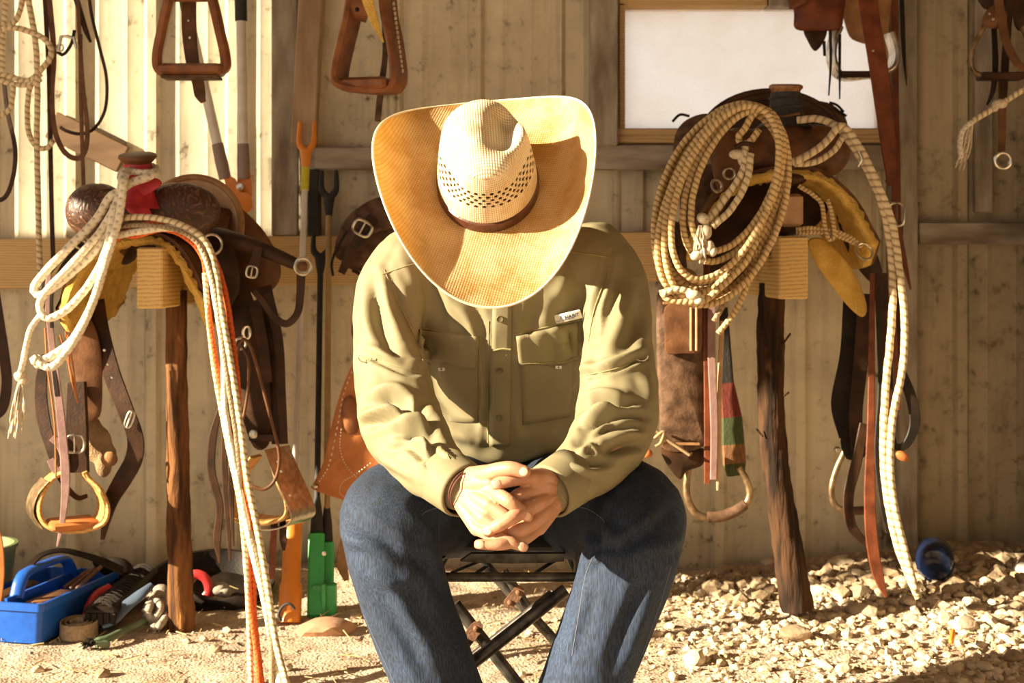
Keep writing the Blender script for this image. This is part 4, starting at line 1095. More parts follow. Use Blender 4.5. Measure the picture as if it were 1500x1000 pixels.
def cantle(t, cx, cy, rx, ry, d, mat, rimm, tilt=.35):
    c = W(cx, cy, d); a, b2 = S(rx, d), S(ry, d)
    def f(u, v):
        th = PI*(u*1.16-.08); r = v
        x = a*r*math.cos(th); z = b2*r*math.sin(th); return c+V((-x, .03-.09*r*r+tilt*z*.6, z))
    MB().grid(f, 30, 8).build('cantle', mat, t, solid=.014, angle=180)
    MB().tube([V(f(i/30, 1.0)) for i in range(31)], .009, 8).build('cantle_binding', rimm, t)

def seat_(t, cx, cy, d0, d1, w, rise, mat):
    c = W(cx, cy, d0)
    def f(u, v):
        x = (u-.5)*2; return V((c.x+x*w*(.75+.25*v), d0+(d1-d0)*v, c.z-.06*x*x*(1.3-v)+rise*v*v-.04*math.sin(PI*v)))
    MB().grid(f, 14, 12).build('seat', mat, t, solid=.02, angle=180)

# ---- left saddle
sl = thing('western_saddle', 'western saddle with red-wrapped horn on the left pine stand', 'saddle', W(205, 480, 3.7))
skirts(sl, [(84, 474), (88, 448), (100, 408), (125, 375), (165, 350), (205, 345), (238, 350), (264, 372), (286, 412), (303, 462)], 3.46, 3.98, .010, .020, L_brown, M_fleece, drop=.03)
def swell(t, L, R, C, mat, d):
    q = []
    for (cx, cy, rx, ry) in (L, R, C): q.append((W(cx, cy, d), (S(rx, d), .060, S(ry, d))))
    return blob('fork_swell', q, mat, t, .006, 8)
swell(sl, (142, 309, 47, 42), (263, 309, 61, 43), (203, 318, 50, 38), L_tool, 3.54)
horn(sl, 202, 238, 306, 3.50, S(28, 3.5), S(20, 3.5), L_brown, M_redwrap)
cantle(sl, 288, 332, 72, 72, 3.86, L_pale, L_tan); seat_(sl, 235, 325, 3.58, 3.84, .13, .05, L_brown)
# rear housing on the near side, seat jockey, fenders
def panel(name, outline, d, th, mat, parent, bulge=.0, **kw):
    """leather panel from an outline with its own thickness, gently domed"""
    O = spline([(a, b2, 0) for a, b2 in outline], 4, True); c = sum(O, V((0, 0, 0)))/len(O); mb = MB(); rings = []
    dd = d if callable(d) else (lambda x, y: d)
    def P(p, y): return W(p.x, p.y, dd(p.x, p.y)+y)
    for k, y in ((.05, -bulge), (.5, -bulge*.8), (.85, -bulge*.35), (.97, -.0), (1.0, th*.35), (1.0, th*.8), (.96, th), (.05, th)):
        rings.append([P(c.lerp(p, k), y) for p in O])
    mb.ring_mesh(rings); return mb.build(name, mat, parent, angle=45, **kw)
panel('wrap_tail', [(182, 300), (184, 262), (206, 256), (232, 262), (236, 272), (214, 284), (206, 298), (214, 310), (224, 318), (198, 316)], 3.466, .004, M_redwrap, sl, .004)
panel('gullet_leather', [(178, 384), (190, 362), (212, 346), (236, 352), (228, 364), (206, 370), (196, 382), (184, 388)], 3.56, .02, L_dark, sl, .004)
panel('rear_housing', [(318, 300), (345, 300), (380, 330), (405, 370), (411, 405), (390, 430), (350, 420), (320, 380)], 3.88, .012, L_brown, sl, .02)
panel('seat_jockey', [(300, 350), (325, 345), (345, 375), (352, 420), (335, 450), (312, 430), (300, 390)], 3.66, .010, L_dark, sl, .012)
panel('fender', [(322, 395), (352, 400), (375, 450), (390, 520), (398, 600), (394, 650), (372, 655), (352, 600), (338, 520), (324, 450)], 3.72, .009, L_dark, sl, .012)
panel('fender', [(98, 470), (128, 462), (146, 500), (150, 560), (146, 610), (122, 612), (108, 560), (98, 520)], 3.62, .008, L_brown, sl, .006)
strap('stirrup_leather', [(385, 420, 3.78), (400, 500, 3.76), (406, 580, 3.74), (408, 650, 3.72)], [26, 26, 22, 20], L_dark, sl, .008)
strap('stirrup_leather', [(112, 560, 3.60), (112, 630, 3.57), (112, 692, 3.56)], [30, 36, 38], L_dark, sl, .012)
buckle('buckle', 110, 650, 3.54, 26, 24, M_silver, sl)
strap('latigo_keeper', [(76, 640), (88, 652), (96, 680), (84, 690), (74, 672)], 12, L_pink, sl, d=3.55)
# stirrups: bent wooden bows with a flat tread
def bow_stirrup(t, pts, d, depth, th, mat, tread, bindm=None, yaw=0.):
    wd = V((math.sin(yaw), math.cos(yaw), 0))
    b_o = band(MB(), WP(pts, d), depth, th, wd, 7).build('stirrup', mat, t)
    if bindm: band(MB(), [p+V((0, 0, 0)) for p in WP(pts, d)], depth*.94, th*1.5, wd, 7).build('binding', bindm, b_o)
    return b_o
bow = [(92, 690), (74, 700), (58, 722), (53, 748), (66, 768), (104, 774), (142, 764), (152, 742), (143, 716), (128, 700), (122, 690)]
so = bow_stirrup(sl, bow, 3.56, [.045, .05, .07, .085, .10, .10, .10, .085, .07, .05, .045], S(7, 3.56), M_stwood, None, yaw=-.55)
band(MB(), WP([(66, 702), (50, 722), (44, 749), (58, 772)], 3.56), .078, .003, (-.52, .85, 0), 6).build('metal_binding', M_bronze, so)
MB().box(W(106, 766, 3.55), (.115, .105, .020), Matrix.Rotation(.5, 3, 'Z'), .006).build('tread_leather', L_orange, so)
bow2 = [(375, 668), (352, 700), (346, 735), (358, 756), (395, 762), (428, 755), (432, 735), (415, 700), (400, 665)]
so2 = bow_stirrup(sl, bow2, 3.66, [.05, .06, .08, .10, .10, .10, .09, .07, .05], S(6, 3.6), M_stwood, None, yaw=.45)
band(MB(), WP([(405, 655), (419, 690), (437, 730), (444, 756), (424, 769), (388, 771)], 3.66), .11, .003, (.45, .9, 0), 6).build('metal_binding', M_silver, so2)
holes([(407, 676), (412, 690), (425, 725)], 3.60, so2, M_silver)
MB().lathe([(.001, -.003), (.012, -.002), (.010, .002), (.001, .004)], W(371, 636, 3.66), (0, -1, 0), 14).build('concho', M_silver, sl)
MB().box(W(385, 640, 3.68), (.07, .02, .022), None, .004).build('fender_strap', L_dark, sl)
# breast strap with ring, hanging loop
cord('breast_strap', [(318, 345, 3.62), (345, 352, 3.58), (385, 366, 3.56), (432, 386, 3.55)], [13, 12, 11, 9], L_dark, sl, seg=14)
rg = ring('breast_ring', 444, 390, 3.54, 12, 2.6, M_silver, sl); MB().ball(W(443, 390, 3.535), (S(8, 3.5), .006, S(8, 3.5)), None, 12, 8).build('ring_hub', L_brown, sl)
strap('breast_billet', [(441, 400), (440, 430), (436, 458), (420, 474), (402, 464), (384, 440), (372, 425)], [13, 12, 11, 11, 10, 10, 10], L_dark, sl, d=3.56)
strap('buckle_strap', [(378, 362), (374, 380), (368, 396)], 14, L_dark, sl, d=3.535); buckle('buckle', 369, 398, 3.53, 15, 16, M_silver, sl, .2)
ring('rigging_ring', 310, 358, 3.46, 15, 2.0, M_silver, sl, (0.3, -1, .2), 1.0); ring('rigging_ring', 118, 356, 3.46, 9, 2, M_silver, sl, (.6, -.6, .3))
ring('dee_ring', 361, 487, 3.60, 9, 2.4, M_silver, sl, (.7, -1, 0), .6); ring('dee_ring', 352, 503, 3.58, 8, 2.2, M_silver, sl, (.2, -1, 0))
# cinch straps hanging below, near side and far side
strap('cinch_billet', [(140, 440, 3.66), (148, 490, 3.64), (164, 548, 3.62), (184, 600, 3.6), (198, 640, 3.6), (196, 672, 3.6), (180, 702, 3.6), (164, 730, 3.6), (156, 760, 3.6), (150, 790, 3.6)], [26, 27, 26, 24, 24, 26, 26, 22, 14, 6], L_dark, sl, .005)
holes([(153, 513), (158, 534), (164, 553)], 3.595, sl, M_silver); buckle('buckle', 190, 614, 3.585, 10, 24, M_silver, sl, .35)
strap('cinch_strap', [(68, 520, 3.64), (60, 560, 3.62), (63, 610, 3.60), (78, 665, 3.58), (92, 705, 3.58), (112, 728, 3.6), (128, 726, 3.62)], [14, 18, 20, 16, 10, 8, 6], L_dark, sl)
blob('wool_girth', [(W(132, 625, 3.66), (.03, .02, .03)), (W(142, 650, 3.655), (.04, .022, .05)), (W(152, 680, 3.65), (.022, .02, .035)), (W(160, 665, 3.65), (.02, .018, .025))], M_wool, sl, .006, 4)
MB().ball(W(160, 672, 3.63), (.022, .012, .02)).build('girth_tab', L_tan, sl)
strap('saddle_string', [(72, 400, 3.46), (70, 440, 3.47), (78, 520, 3.5), (90, 620, 3.5), (96, 700, 3.5), (92, 760, 3.5), (84, 800, 3.5)], [8, 9, 11, 13, 14, 9, 3], L_pink, sl)
strap('saddle_string', [(82, 385, 3.46), (66, 410, 3.465), (66, 440, 3.47), (74, 500, 3.5), (84, 580, 3.5)], 8, L_black, sl)
strap('saddle_string', [(122, 355, 3.46), (100, 378, 3.45), (86, 400, 3.45), (76, 430, 3.46), (76, 480, 3.48)], 6, L_black, sl)
for pts in ([(96, 485), (106, 530), (112, 580)], [(88, 490), (100, 530), (108, 560)], [(66, 480), (70, 540), (80, 620), (82, 700)], [(100, 490), (102, 540), (114, 590)]): cord('tie_lace', pts, 1.4, L_orange, sl, d=3.52)
for pts, w in (([(322, 600, 3.6), (312, 640, 3.6), (310, 690, 3.6), (322, 740, 3.6), (318, 790, 3.6), (322, 824, 3.6)], [8, 12, 12, 11, 12, 3]), ([(340, 520, 3.6), (331, 600, 3.58), (329, 680, 3.58), (334, 750, 3.58), (337, 820, 3.58)], [8, 8, 9, 10, 3]), ([(346, 560, 3.6), (340, 640, 3.57), (339, 720, 3.57), (342, 800, 3.57)], [6, 8, 9, 3]),
               ([(392, 430, 3.7), (408, 500, 3.7), (412, 580, 3.7), (416, 650, 3.7)], [16, 14, 14, 12]), ([(372, 440, 3.68), (384, 500, 3.66), (392, 560, 3.66)], [18, 16, 14]), ([(402, 760, 3.66), (400, 800, 3.66), (398, 848, 3.66)], [10, 10, 9]), ([(414, 760, 3.68), (415, 790, 3.68), (416, 806, 3.68)], [9, 11, 4])):
    strap('hanging_strap', pts, w, L_dark if w[0] != 10 else L_red, sl)
cord('rein_loop', [(350, 505), (358, 497), (368, 510), (380, 550), (396, 610), (409, 665), (404, 700), (388, 716), (368, 712), (352, 712)], 2.6, L_brown, sl, d=3.54)
cord('rein_loop', [(350, 505), (344, 560), (352, 620), (362, 580), (364, 530), (354, 505)], 2.2, L_brown, sl, d=3.55)

# white rope coiled from the left horn
wr_ = thing('coiled_rope', 'white cotton rope hitched on red saddle horn, hanging in loops with tassel', 'rope', W(120, 560, 3.42))
DH = 3.40
rope('rope_coil', [(230, 252, 3.455), (214, 260, 3.43), (192, 268, 3.43), (172, 282, DH), (160, 290, DH), (138, 325, DH), (95, 368, DH), (58, 408, DH), (50, 425, DH), (64, 430, DH), (104, 400, DH), (145, 360, DH), (170, 312, DH), (178, 272, DH), (182, 254, 3.43), (192, 250, 3.47)], 6.2, R_white, wr_)
rope('rope_coil', [(184, 256, 3.42), (176, 285, DH-.012), (152, 332, DH-.012), (112, 380, DH-.012), (64, 432, DH-.012), (60, 456, DH-.012), (74, 466, DH-.012), (106, 446, DH-.012), (142, 398, DH-.012), (164, 340, DH-.012), (180, 280, DH-.012)], 5.8, R_white, wr_)
rope('rope_coil', [(168, 300, DH-.022), (156, 370, DH-.022), (138, 438, DH-.022), (106, 498, DH-.022), (74, 522, DH-.022), (60, 528, DH-.022), (52, 524, DH-.022)], 6.2, R_white, wr_)
rope('rope_coil', [(182, 262, DH-.03), (174, 320, DH-.03), (156, 380, DH-.03), (140, 432, DH-.03), (122, 476, DH-.03), (100, 512, DH-.03), (76, 538, DH-.03), (56, 530, DH-.03), (48, 522, DH-.03)], 6.0, R_white, wr_)
rope('rope_tail', [(62, 458, DH), (46, 480, DH), (40, 500, DH), (34, 530, DH), (30, 546, DH)], 4.6, R_white, wr_)
MB().ball(W(30, 552, DH), (.014, .013, .012)).ball(W(34, 557, DH), (.012, .012, .010)).ball(W(26, 549, DH), (.009, .010, .008)).build('knot', K_cotton, wr_)
tassel('tassel', 30, 558, DH, -8, 80, 26, K_cotton, wr_, 9)
MB().ball(W(58, 533, DH-.02), (.014, .014, .012)).ball(W(52, 528, DH-.03), (.012, .010, .012)).build('knot', K_cotton, wr_)
rope('horn_hitch', [(180, 268, 3.44), (175, 260, 3.46), (181, 250, 3.49), (200, 252, 3.44), (222, 252, 3.45), (231, 248, 3.5), (224, 243, 3.55)], 4.6, R_white, wr_)

# coloured ropes draped across the fork and hanging to the ground
def hang(name, label, pts, rpx, mat, lobes=3): rope(name, pts, rpx, mat, lobes=lobes, label=label, cat='rope', group='ropes draped over the left saddle', d=None)
hang('draped_rope', 'orange-red rope draped across the left saddle front and trailing to the dirt', [(168, 352, 3.42), (200, 332, 3.40), (250, 326, 3.39), (285, 338, 3.39), (305, 362, 3.39), (322, 400, 3.39), (334, 450, 3.38), (342, 510, 3.36), (348, 560, 3.33), (352, 640, 3.30), (362, 720, 3.27), (370, 820, 3.25), (372, 900, 3.23), (380, 975, 3.19), (384, 1010, 3.12)], 4.4, R_orange)
hang('draped_rope', 'second orange-red strand, lower, looped beneath the fork of the left saddle', [(172, 340, 3.415), (196, 346, 3.40), (240, 336, 3.39), (275, 350, 3.385), (298, 380, 3.385), (303, 430, 3.38), (310, 490, 3.35), (322, 560, 3.33), (340, 640, 3.30), (352, 720, 3.28), (362, 800, 3.25), (366, 880, 3.22), (376, 960, 3.18), (380, 1012, 3.1)], 3.8, R_orange)
hang('draped_rope', 'thick cream rope of the bundle hanging from the left saddle to the ground', [(170, 345, 3.40), (210, 338, 3.385), (255, 334, 3.38), (288, 352, 3.375), (306, 390, 3.37), (318, 450, 3.36), (328, 520, 3.34), (330, 600, 3.31), (346, 690, 3.28), (366, 790, 3.24), (388, 880, 3.2), (404, 970, 3.15), (412, 1015, 3.08)], 5.2, R_white)
hang('draped_rope', 'tan braided rope of the bundle, right-hand strand hanging to the ground', [(170, 320, 3.40), (215, 318, 3.385), (262, 328, 3.375), (300, 352, 3.37), (316, 395, 3.365), (324, 450, 3.355), (338, 530, 3.33), (352, 620, 3.30), (362, 700, 3.27), (378, 780, 3.24), (392, 860, 3.2), (404, 940, 3.16), (422, 1010, 3.08)], 4.8, R_cream)
hang('draped_rope', 'thin grey-brown rope lying between the cream ropes of the left bundle', [(172, 332, 3.40), (215, 330, 3.38), (262, 338, 3.37), (294, 362, 3.365), (312, 410, 3.36), (322, 470, 3.35), (334, 560, 3.32), (346, 640, 3.295), (356, 740, 3.26), (380, 830, 3.22), (396, 930, 3.17), (398, 1008, 3.1)], 3.6, R_brown)
hang('draped_rope', 'slim cream rope at the left edge of the bundle hanging to the ground', [(300, 400, 3.38), (304, 450, 3.37), (314, 540, 3.34), (334, 650, 3.30), (352, 740, 3.26), (362, 850, 3.23), (366, 950, 3.19), (368, 1008, 3.12)], 4.0, R_cream)

# ---- right saddle
sr = thing('western_saddle', 'brown western saddle with black-wrapped wooden horn on the right stand', 'saddle', W(1150, 480, 3.7))
skirts(sr, [(1012, 360), (1028, 330), (1052, 290), (1085, 262), (1130, 250), (1165, 248), (1205, 254), (1245, 285), (1272, 325), (1287, 375)], 3.55, 4.06, .010, .022, L_brown, M_fleece, drop=.03)
swell(sr, (1085, 228, 46, 42), (1200, 222, 46, 40), (1142, 222, 50, 50), L_brown, 3.64)
horn(sr, 1151, 136, 186, 3.62, S(25, 3.62), S(22, 3.62), M_hornwood, M_rubber, (0, -.15, 1))
cantle(sr, 1126, 215, 106, 80, 3.98, L_dark, L_dark); seat_(sr, 1135, 215, 3.70, 3.96, .13, .05, L_brown)
panel('seat_jockey', [(1046, 205), (1062, 190), (1082, 200), (1086, 235), (1078, 275), (1058, 285), (1046, 262), (1042, 230)], 3.56, .010, L_brown, sr, .012)
panel('rear_housing', [(992, 190), (1012, 172), (1040, 168), (1045, 200), (1032, 235), (1010, 255), (990, 250), (986, 220)], 3.92, .014, L_worn, sr, .02)
panel('rear_housing', [(1178, 150), (1212, 150), (1236, 168), (1240, 190), (1212, 190), (1182, 175)], 3.98, .014, L_worn, sr, .015)
panel('skirt_flap', [(1002, 262), (1040, 240), (1072, 262), (1066, 300), (1040, 330), (1010, 345), (996, 310)], 3.70, .010, L_worn, sr, .015)
panel('saddle_pad', [(1036, 275), (1090, 258), (1165, 258), (1216, 292), (1196, 330), (1160, 345), (1112, 350), (1096, 400), (1066, 440), (1044, 436), (1030, 360)], 3.74, .02, L_dark, sr, .012)
panel('saddle_bar', [(1092, 400), (1112, 345), (1142, 330), (1128, 372), (1108, 396), (1098, 402)], 3.60, .02, L_brown, sr, .008)
for pts in ([(985, 178, 3.9), (996, 168, 3.9), (1010, 170, 3.9)], [(1222, 158, 3.96), (1232, 165, 3.96), (1240, 170, 3.96)], [(1215, 150, 3.96), (1226, 154, 3.96), (1236, 164, 3.96)]): cord('saddle_string', pts, 2., L_black, sr)
ring('rigging_ring', 1050, 272, 3.53, 9, 2.2, M_silver, sr, (.5, -1, .2)); ring('rigging_ring', 1068, 254, 3.54, 8, 2., M_silver, sr)
panel('second_fleece', [(1184, 352), (1206, 350), (1236, 378), (1258, 412), (1270, 450), (1262, 464), (1240, 446), (1212, 410), (1190, 376)], 3.62, .02, M_fleece, sr, .008)
panel('off_skirt', [(1224, 300), (1252, 312), (1276, 350), (1292, 395), (1288, 420), (1262, 400), (1236, 355)], 3.72, .012, L_dark, sr, .012)
MB().box(W(1158, 308, 3.58), (S(34, 3.58), .04, S(48, 3.58)), None, .008).build('gullet_lining', L_pale, sr)
MB().ball(W(1160, 262, 3.57), (S(22, 3.57), .03, S(10, 3.57))).build('gullet_roll', L_dark, sr)
for pts in ([(1166, 336), (1190, 334), (1222, 338), (1250, 350), (1262, 362)], [(1166, 342), (1196, 340), (1228, 346), (1256, 358)]): rope('cinch_cord', pts, 3.2, R_tan, sr, d=3.56)
for pts in ([(1170, 272), (1192, 286), (1204, 300), (1208, 330), (1214, 350), (1222, 344), (1218, 312), (1212, 292)],): rope('cinch_cord', pts, 3.4, R_tan, sr, d=3.55)
ring('rigging_ring', 1266, 368, 3.55, 13, 1.8, M_silver, sr, (.3, -1, .5))
# worn fender and its pocket, near the man
fe = panel('fender', [(962, 440), (968, 428), (1000, 424), (1028, 432), (1030, 470), (1032, 560), (1034, 640), (1030, 654), (998, 662), (968, 652), (966, 600), (962, 520)], 3.50, .012, L_worn, sr, .012)
panel('fender_pocket', [(974, 450), (996, 444), (1026, 446), (1028, 480), (1026, 514), (1000, 518), (976, 516), (974, 482)], 3.470, .016, L_brown, fe, .004)
for y in (444, 650): MB().box(W(998, y, 3.478), (S(54, 3.48), .005, S(4, 3.48)), None, .001).build('seam_welt', L_tan, fe)
for x in (1012, 1020): MB().box(W(x, 482, 3.464), (S(3, 3.47), .005, S(64, 3.47)), None, .001).build('pocket_welt', L_pale, fe)
panel('fender_hanger', [(984, 400), (1004, 392), (1020, 402), (1022, 430), (1004, 436), (984, 428)], 3.50, .010, L_tan, sr, .006)
panel('stirrup_hobble', [(968, 656), (1000, 662), (1030, 656), (1030, 680), (1006, 690), (996, 702), (978, 682)], 3.51, .012, L_dark, sr, .008)
cord('rawhide_tie', [(954, 628), (966, 634), (974, 642), (992, 654), (1010, 666)], 2.4, R_cream, sr, d=3.475); cord('rawhide_tie', [(958, 642), (972, 632), (968, 648), (960, 654)], 2.4, R_cream, sr, d=3.472)
MB().ball(W(948, 664, 3.5), (.014, .014, .011)).build('leather_tip', L_orange, sr)
strap('stirrup_leather', [(1000, 330, 3.62), (990, 360, 3.58), (994, 400, 3.54), (1000, 440, 3.53)], [30, 30, 26, 26], L_worn, sr, .008)
strap('billet', [(1036, 330, 3.5), (1034, 450, 3.49), (1036, 560, 3.49), (1036, 708, 3.49)], [9, 10, 10, 9], L_red, sr)
strap('billet', [(1044, 400, 3.485), (1042, 500, 3.48), (1046, 620, 3.48), (1045, 702, 3.48)], [12, 12, 11, 10], L_pink, sr)
strap('billet', [(1058, 470, 3.5), (1054, 560, 3.49), (1053, 640, 3.485), (1051, 718, 3.485)], [7, 7, 8, 3], L_pale, sr)
gi = thing('woven_girth', 'striped woven wool girth end hanging beside the worn fender of right saddle', 'girth', W(1075, 695, 3.6))
M_wv = [basic('girth_' + n, c, [x*.6 for x in c], rough=.95, scale=160, bump=.8, bscale=300, stretch=(1, 1, .3)) for n, c in (('dark', (.03, .025, .02)), ('red', (.17, .03, .018)), ('green', (.065, .085, .03)), ('rust', (.24, .11, .045)), ('moss', (.07, .085, .03)))]
gy = [(1060, 450, 12), (1064, 560, 22), (1072, 610, 30), (1074, 650, 34), (1076, 678, 34), (1078, 694, 26)]
for k in range(5):
    a, b2 = gy[k], gy[k+1]; strap('woven_stripe', [(a[0], a[1], 3.58), ((a[0]+b2[0])/2, (a[1]+b2[1])/2, 3.578), (b2[0], b2[1]+2, 3.58)], [a[2], (a[2]+b2[2])/2, b2[2]], M_wv[k], gi, .010)
cord('stirrup', [(1020, 655), (1008, 690), (1006, 725), (1018, 750), (1040, 758), (1072, 752), (1092, 738), (1098, 722), (1092, 700), (1082, 684)], [5.2, 5.2, 5.4, 5.6, 5.6, 5.6, 5.4, 5.2, 5, 4.5], M_bronze, sr, d=3.54, seg=12)
cord('tread_wrap', [(1036, 757), (1056, 756), (1078, 748), (1092, 738)], [8, 8.5, 8.5, 8], L_worn, sr, d=3.54, seg=12)
# off side straps
for pts, w, m in (([(1248, 440, 3.68), (1244, 520, 3.68), (1232, 590, 3.68), (1240, 640, 3.68)], [26, 28, 30, 22], L_black), ([(1268, 430, 3.64), (1262, 520, 3.64), (1254, 600, 3.64), (1256, 660, 3.64)], [22, 22, 20, 18], L_dark), ([(1290, 400, 3.62), (1296, 520, 3.62), (1300, 620, 3.62), (1302, 720, 3.62)], [20, 22, 20, 14], L_dark),
                  ([(1278, 400, 3.58), (1277, 500, 3.57), (1276, 620, 3.57), (1274, 720, 3.57), (1277, 790, 3.57), (1286, 840, 3.57), (1298, 874, 3.57)], [7, 9, 12, 17, 18, 17, 5], L_red), ([(1266, 620, 3.6), (1254, 680, 3.6), (1243, 725, 3.6), (1246, 765, 3.6), (1262, 790, 3.6), (1276, 796, 3.6)], [14, 16, 16, 15, 12, 10], L_dark),
                  ([(1288, 420, 3.57), (1289, 560, 3.56), (1284, 660, 3.56), (1292, 740, 3.56), (1300, 780, 3.56)], [5, 6, 7, 7, 5], L_black), ([(1306, 430, 3.57), (1312, 520, 3.57), (1316, 600, 3.57)], [8, 8, 7], L_red)):
    strap('billet', pts, w, m, sr, .005)
strap('breast_billet', [(1318, 540, 3.58), (1334, 580, 3.58), (1340, 620, 3.58), (1328, 650, 3.58), (1312, 654, 3.58), (1306, 636, 3.58)], [14, 16, 16, 12, 10, 9], L_black, sr, .005); MB().ball(W(1322, 668, 3.57), (S(11, 3.6), .01, S(7, 3.6)), Matrix.Rotation(.5, 3, 'Y')).build('leather_tip', L_orange, sr)
cord('stirrup', [(1240, 655), (1226, 685), (1218, 715), (1222, 738), (1240, 748), (1272, 746)], 4.6, M_bronze, sr, d=3.7, seg=12); cord('tread_wrap', [(1238, 747), (1256, 748), (1274, 746)], 6.4, L_worn, sr, d=3.7, seg=12)
panel('stirrup_hobble', [(1232, 640), (1262, 642), (1268, 668), (1240, 672)], 3.68, .012, L_black, sr, .006); MB().ball(W(1226, 658, 3.66), .008).build('conch_stud', M_silver, sr)

# tan lariat coil on the right horn
lc = thing('lariat_coil', 'tan lariat coiled in long oval loops over the right saddle horn', 'rope', W(1050, 445, 3.42))
def loop(cx, cy, a, b2, tilt, d, n=14, ph=0.):
    out = []
    for i in range(n):
        t = 2*PI*i/n+ph; x = a*math.cos(t); y = b2*math.sin(t); ct, s_ = math.cos(tilt), math.sin(tilt)
        out.append((cx+x*ct-y*s_, cy+x*s_+y*ct, d+.012*math.sin(t*2+ph)))
    return out
for k, (cx, cy, a, b2, tl) in enumerate(((1056, 296, 86, 150, .34), (1060, 290, 78, 140, .36), (1054, 302, 90, 146, .30), (1066, 286, 70, 134, .40), (1052, 296, 72, 148, .42), (1064, 300, 82, 152, .32), (1074, 270, 62, 120, .40), (1078, 264, 54, 110, .40), (1062, 282, 66, 134, .38))):
    P = WP(loop(cx, cy, a, b2, tl, 3.44-.0105*k)); MB().rope(spline(P, 6, True)+[P[0]], S(4.7, 3.44)).build('rope_coil', R_tan, lc, angle=180)
rope('rope_loop', [(1112, 160), (1100, 172), (1090, 190), (1082, 200), (1086, 212), (1100, 206), (1112, 190)], 5., R_tan, lc, d=3.38); cord('honda_ring', [(1076, 216), (1088, 210), (1100, 211), (1106, 214)], 3.2, L_dark, lc, d=3.365)
MB().ball(W(1080, 226, 3.37), (.02, .015, .012)).ball(W(1088, 234, 3.37), (.012, .012, .016)).build('knot', K_cotton, lc)
rope('rope_loop', [(1092, 215, 3.37), (1088, 250, 3.36), (1070, 280, 3.36), (1048, 310, 3.36), (1034, 328, 3.36)], 5.2, R_cream, lc); rope('rope_loop', [(1100, 225, 3.36), (1094, 265, 3.35), (1072, 305, 3.35), (1044, 332, 3.35)], 5., R_cream, lc)
for (x, y, r1) in ((1030, 320, 10), (1034, 340, 11), (1026, 352, 10), (1038, 362, 11), (1020, 374, 9), (1044, 368, 8)): MB().ball(W(x, y, 3.35), (S(r1, 3.35), .014, S(r1*.8, 3.35)), Matrix.Rotation(r1, 3, 'Y')).build('knot', K_cotton, lc)
tassel('frayed_end', 1026, 330, 3.345, 0, 52, 14, K_cotton, lc, 8)
rope('rope_loop', [(970, 424), (976, 436), (1000, 442), (1030, 440), (1052, 424), (1090, 386), (1108, 350)], 5., R_tan, lc, d=3.38); rope('rope_loop', [(972, 430), (990, 424), (1014, 428), (1030, 438)], 4.6, R_cream, lc, d=3.37)
MB().ball(W(1016, 432, 3.365), (.018, .014, .012)).ball(W(1024, 440, 3.365), (.012, .012, .01)).build('knot', K_cotton, lc)
rope('rope_loop', [(1052, 488, 3.46), (1074, 460, 3.45), (1092, 424, 3.44), (1104, 390, 3.44), (1116, 340, 3.44)], 4.2, R_tan, lc); rope('rope_loop', [(1046, 470, 3.47), (1062, 440, 3.46), (1072, 400, 3.45)], 4.2, R_brown, lc)
cord('tie_thong', [(1098, 172), (1096, 162), (1108, 156), (1118, 166), (1140, 170), (1172, 166)], 1.8, L_brown, lc, d=3.42)

# cream braided reins over the right fork, down to the gravel
br_ = thing('braided_reins', 'pair of cream braided reins hanging from the right saddle to gravel', 'reins', W(1340, 868, 3.45))
rope('rein', [(1168, 176, 3.56), (1196, 174, 3.54), (1224, 184, 3.52), (1248, 212, 3.51), (1272, 252, 3.5), (1292, 300, 3.49), (1304, 360, 3.49), (1308, 430, 3.48), (1304, 500, 3.47), (1298, 560, 3.47), (1294, 640, 3.46), (1297, 710, 3.45), (1312, 790, 3.44), (1332, 845, 3.43), (1346, 876, 3.42)], 5.4, R_cream, br_)
rope('rein', [(1160, 238, 3.50), (1186, 226, 3.49), (1212, 206, 3.49), (1230, 184, 3.49), (1246, 196, 3.49), (1268, 232, 3.485), (1290, 280, 3.48), (1308, 330, 3.48), (1318, 400, 3.475), (1325, 470, 3.465), (1322, 540, 3.455), (1308, 610, 3.45), (1304, 680, 3.44), (1310, 740, 3.43), (1324, 800, 3.42), (1342, 866, 3.41)], 5.4, R_cream, br_)
rope('rein', [(1164, 240, 3.51), (1192, 238, 3.50), (1220, 222, 3.5), (1234, 202, 3.5)], 4.4, R_cream, br_); cord('snap', [(1258, 222), (1262, 232), (1256, 244)], 2.4, M_silver, br_, d=3.46)
# ------------------------------------------------------------------ tack hanging at the top left
def hung(name, label, cat, px, py, d, group=None): return thing(name, label, cat, W(px, py, d), group)
hr_ = hung('braided_rope', 'cream braided rope looped and hanging at the top left corner', 'rope', 45, 460, 4.0)
for pts, r in (([(38, -60), (42, 0), (52, 60), (55, 130), (54, 200), (56, 300), (58, 380), (62, 470)], 4.4), ([(40, -40), (28, 20), (10, 40), (-20, 52)], 4.), ([(-20, 44), (15, 40), (48, 48), (70, 62), (75, 80), (62, 100), (42, 118), (15, 112), (-20, 100)], 4.2),
               ([(60, 108), (44, 128), (40, 170), (44, 200), (56, 216), (70, 216), (78, 205)], 4.), ([(20, 122), (18, 145), (12, 162), (-20, 178)], 4.), ([(-20, 108), (14, 122), (40, 124), (60, 116)], 4.), ([(10, -40), (8, 10), (4, 60), (4, 110)], 4.)):
    rope('rope_strand', pts, r, R_cream, hr_, d=4.0)
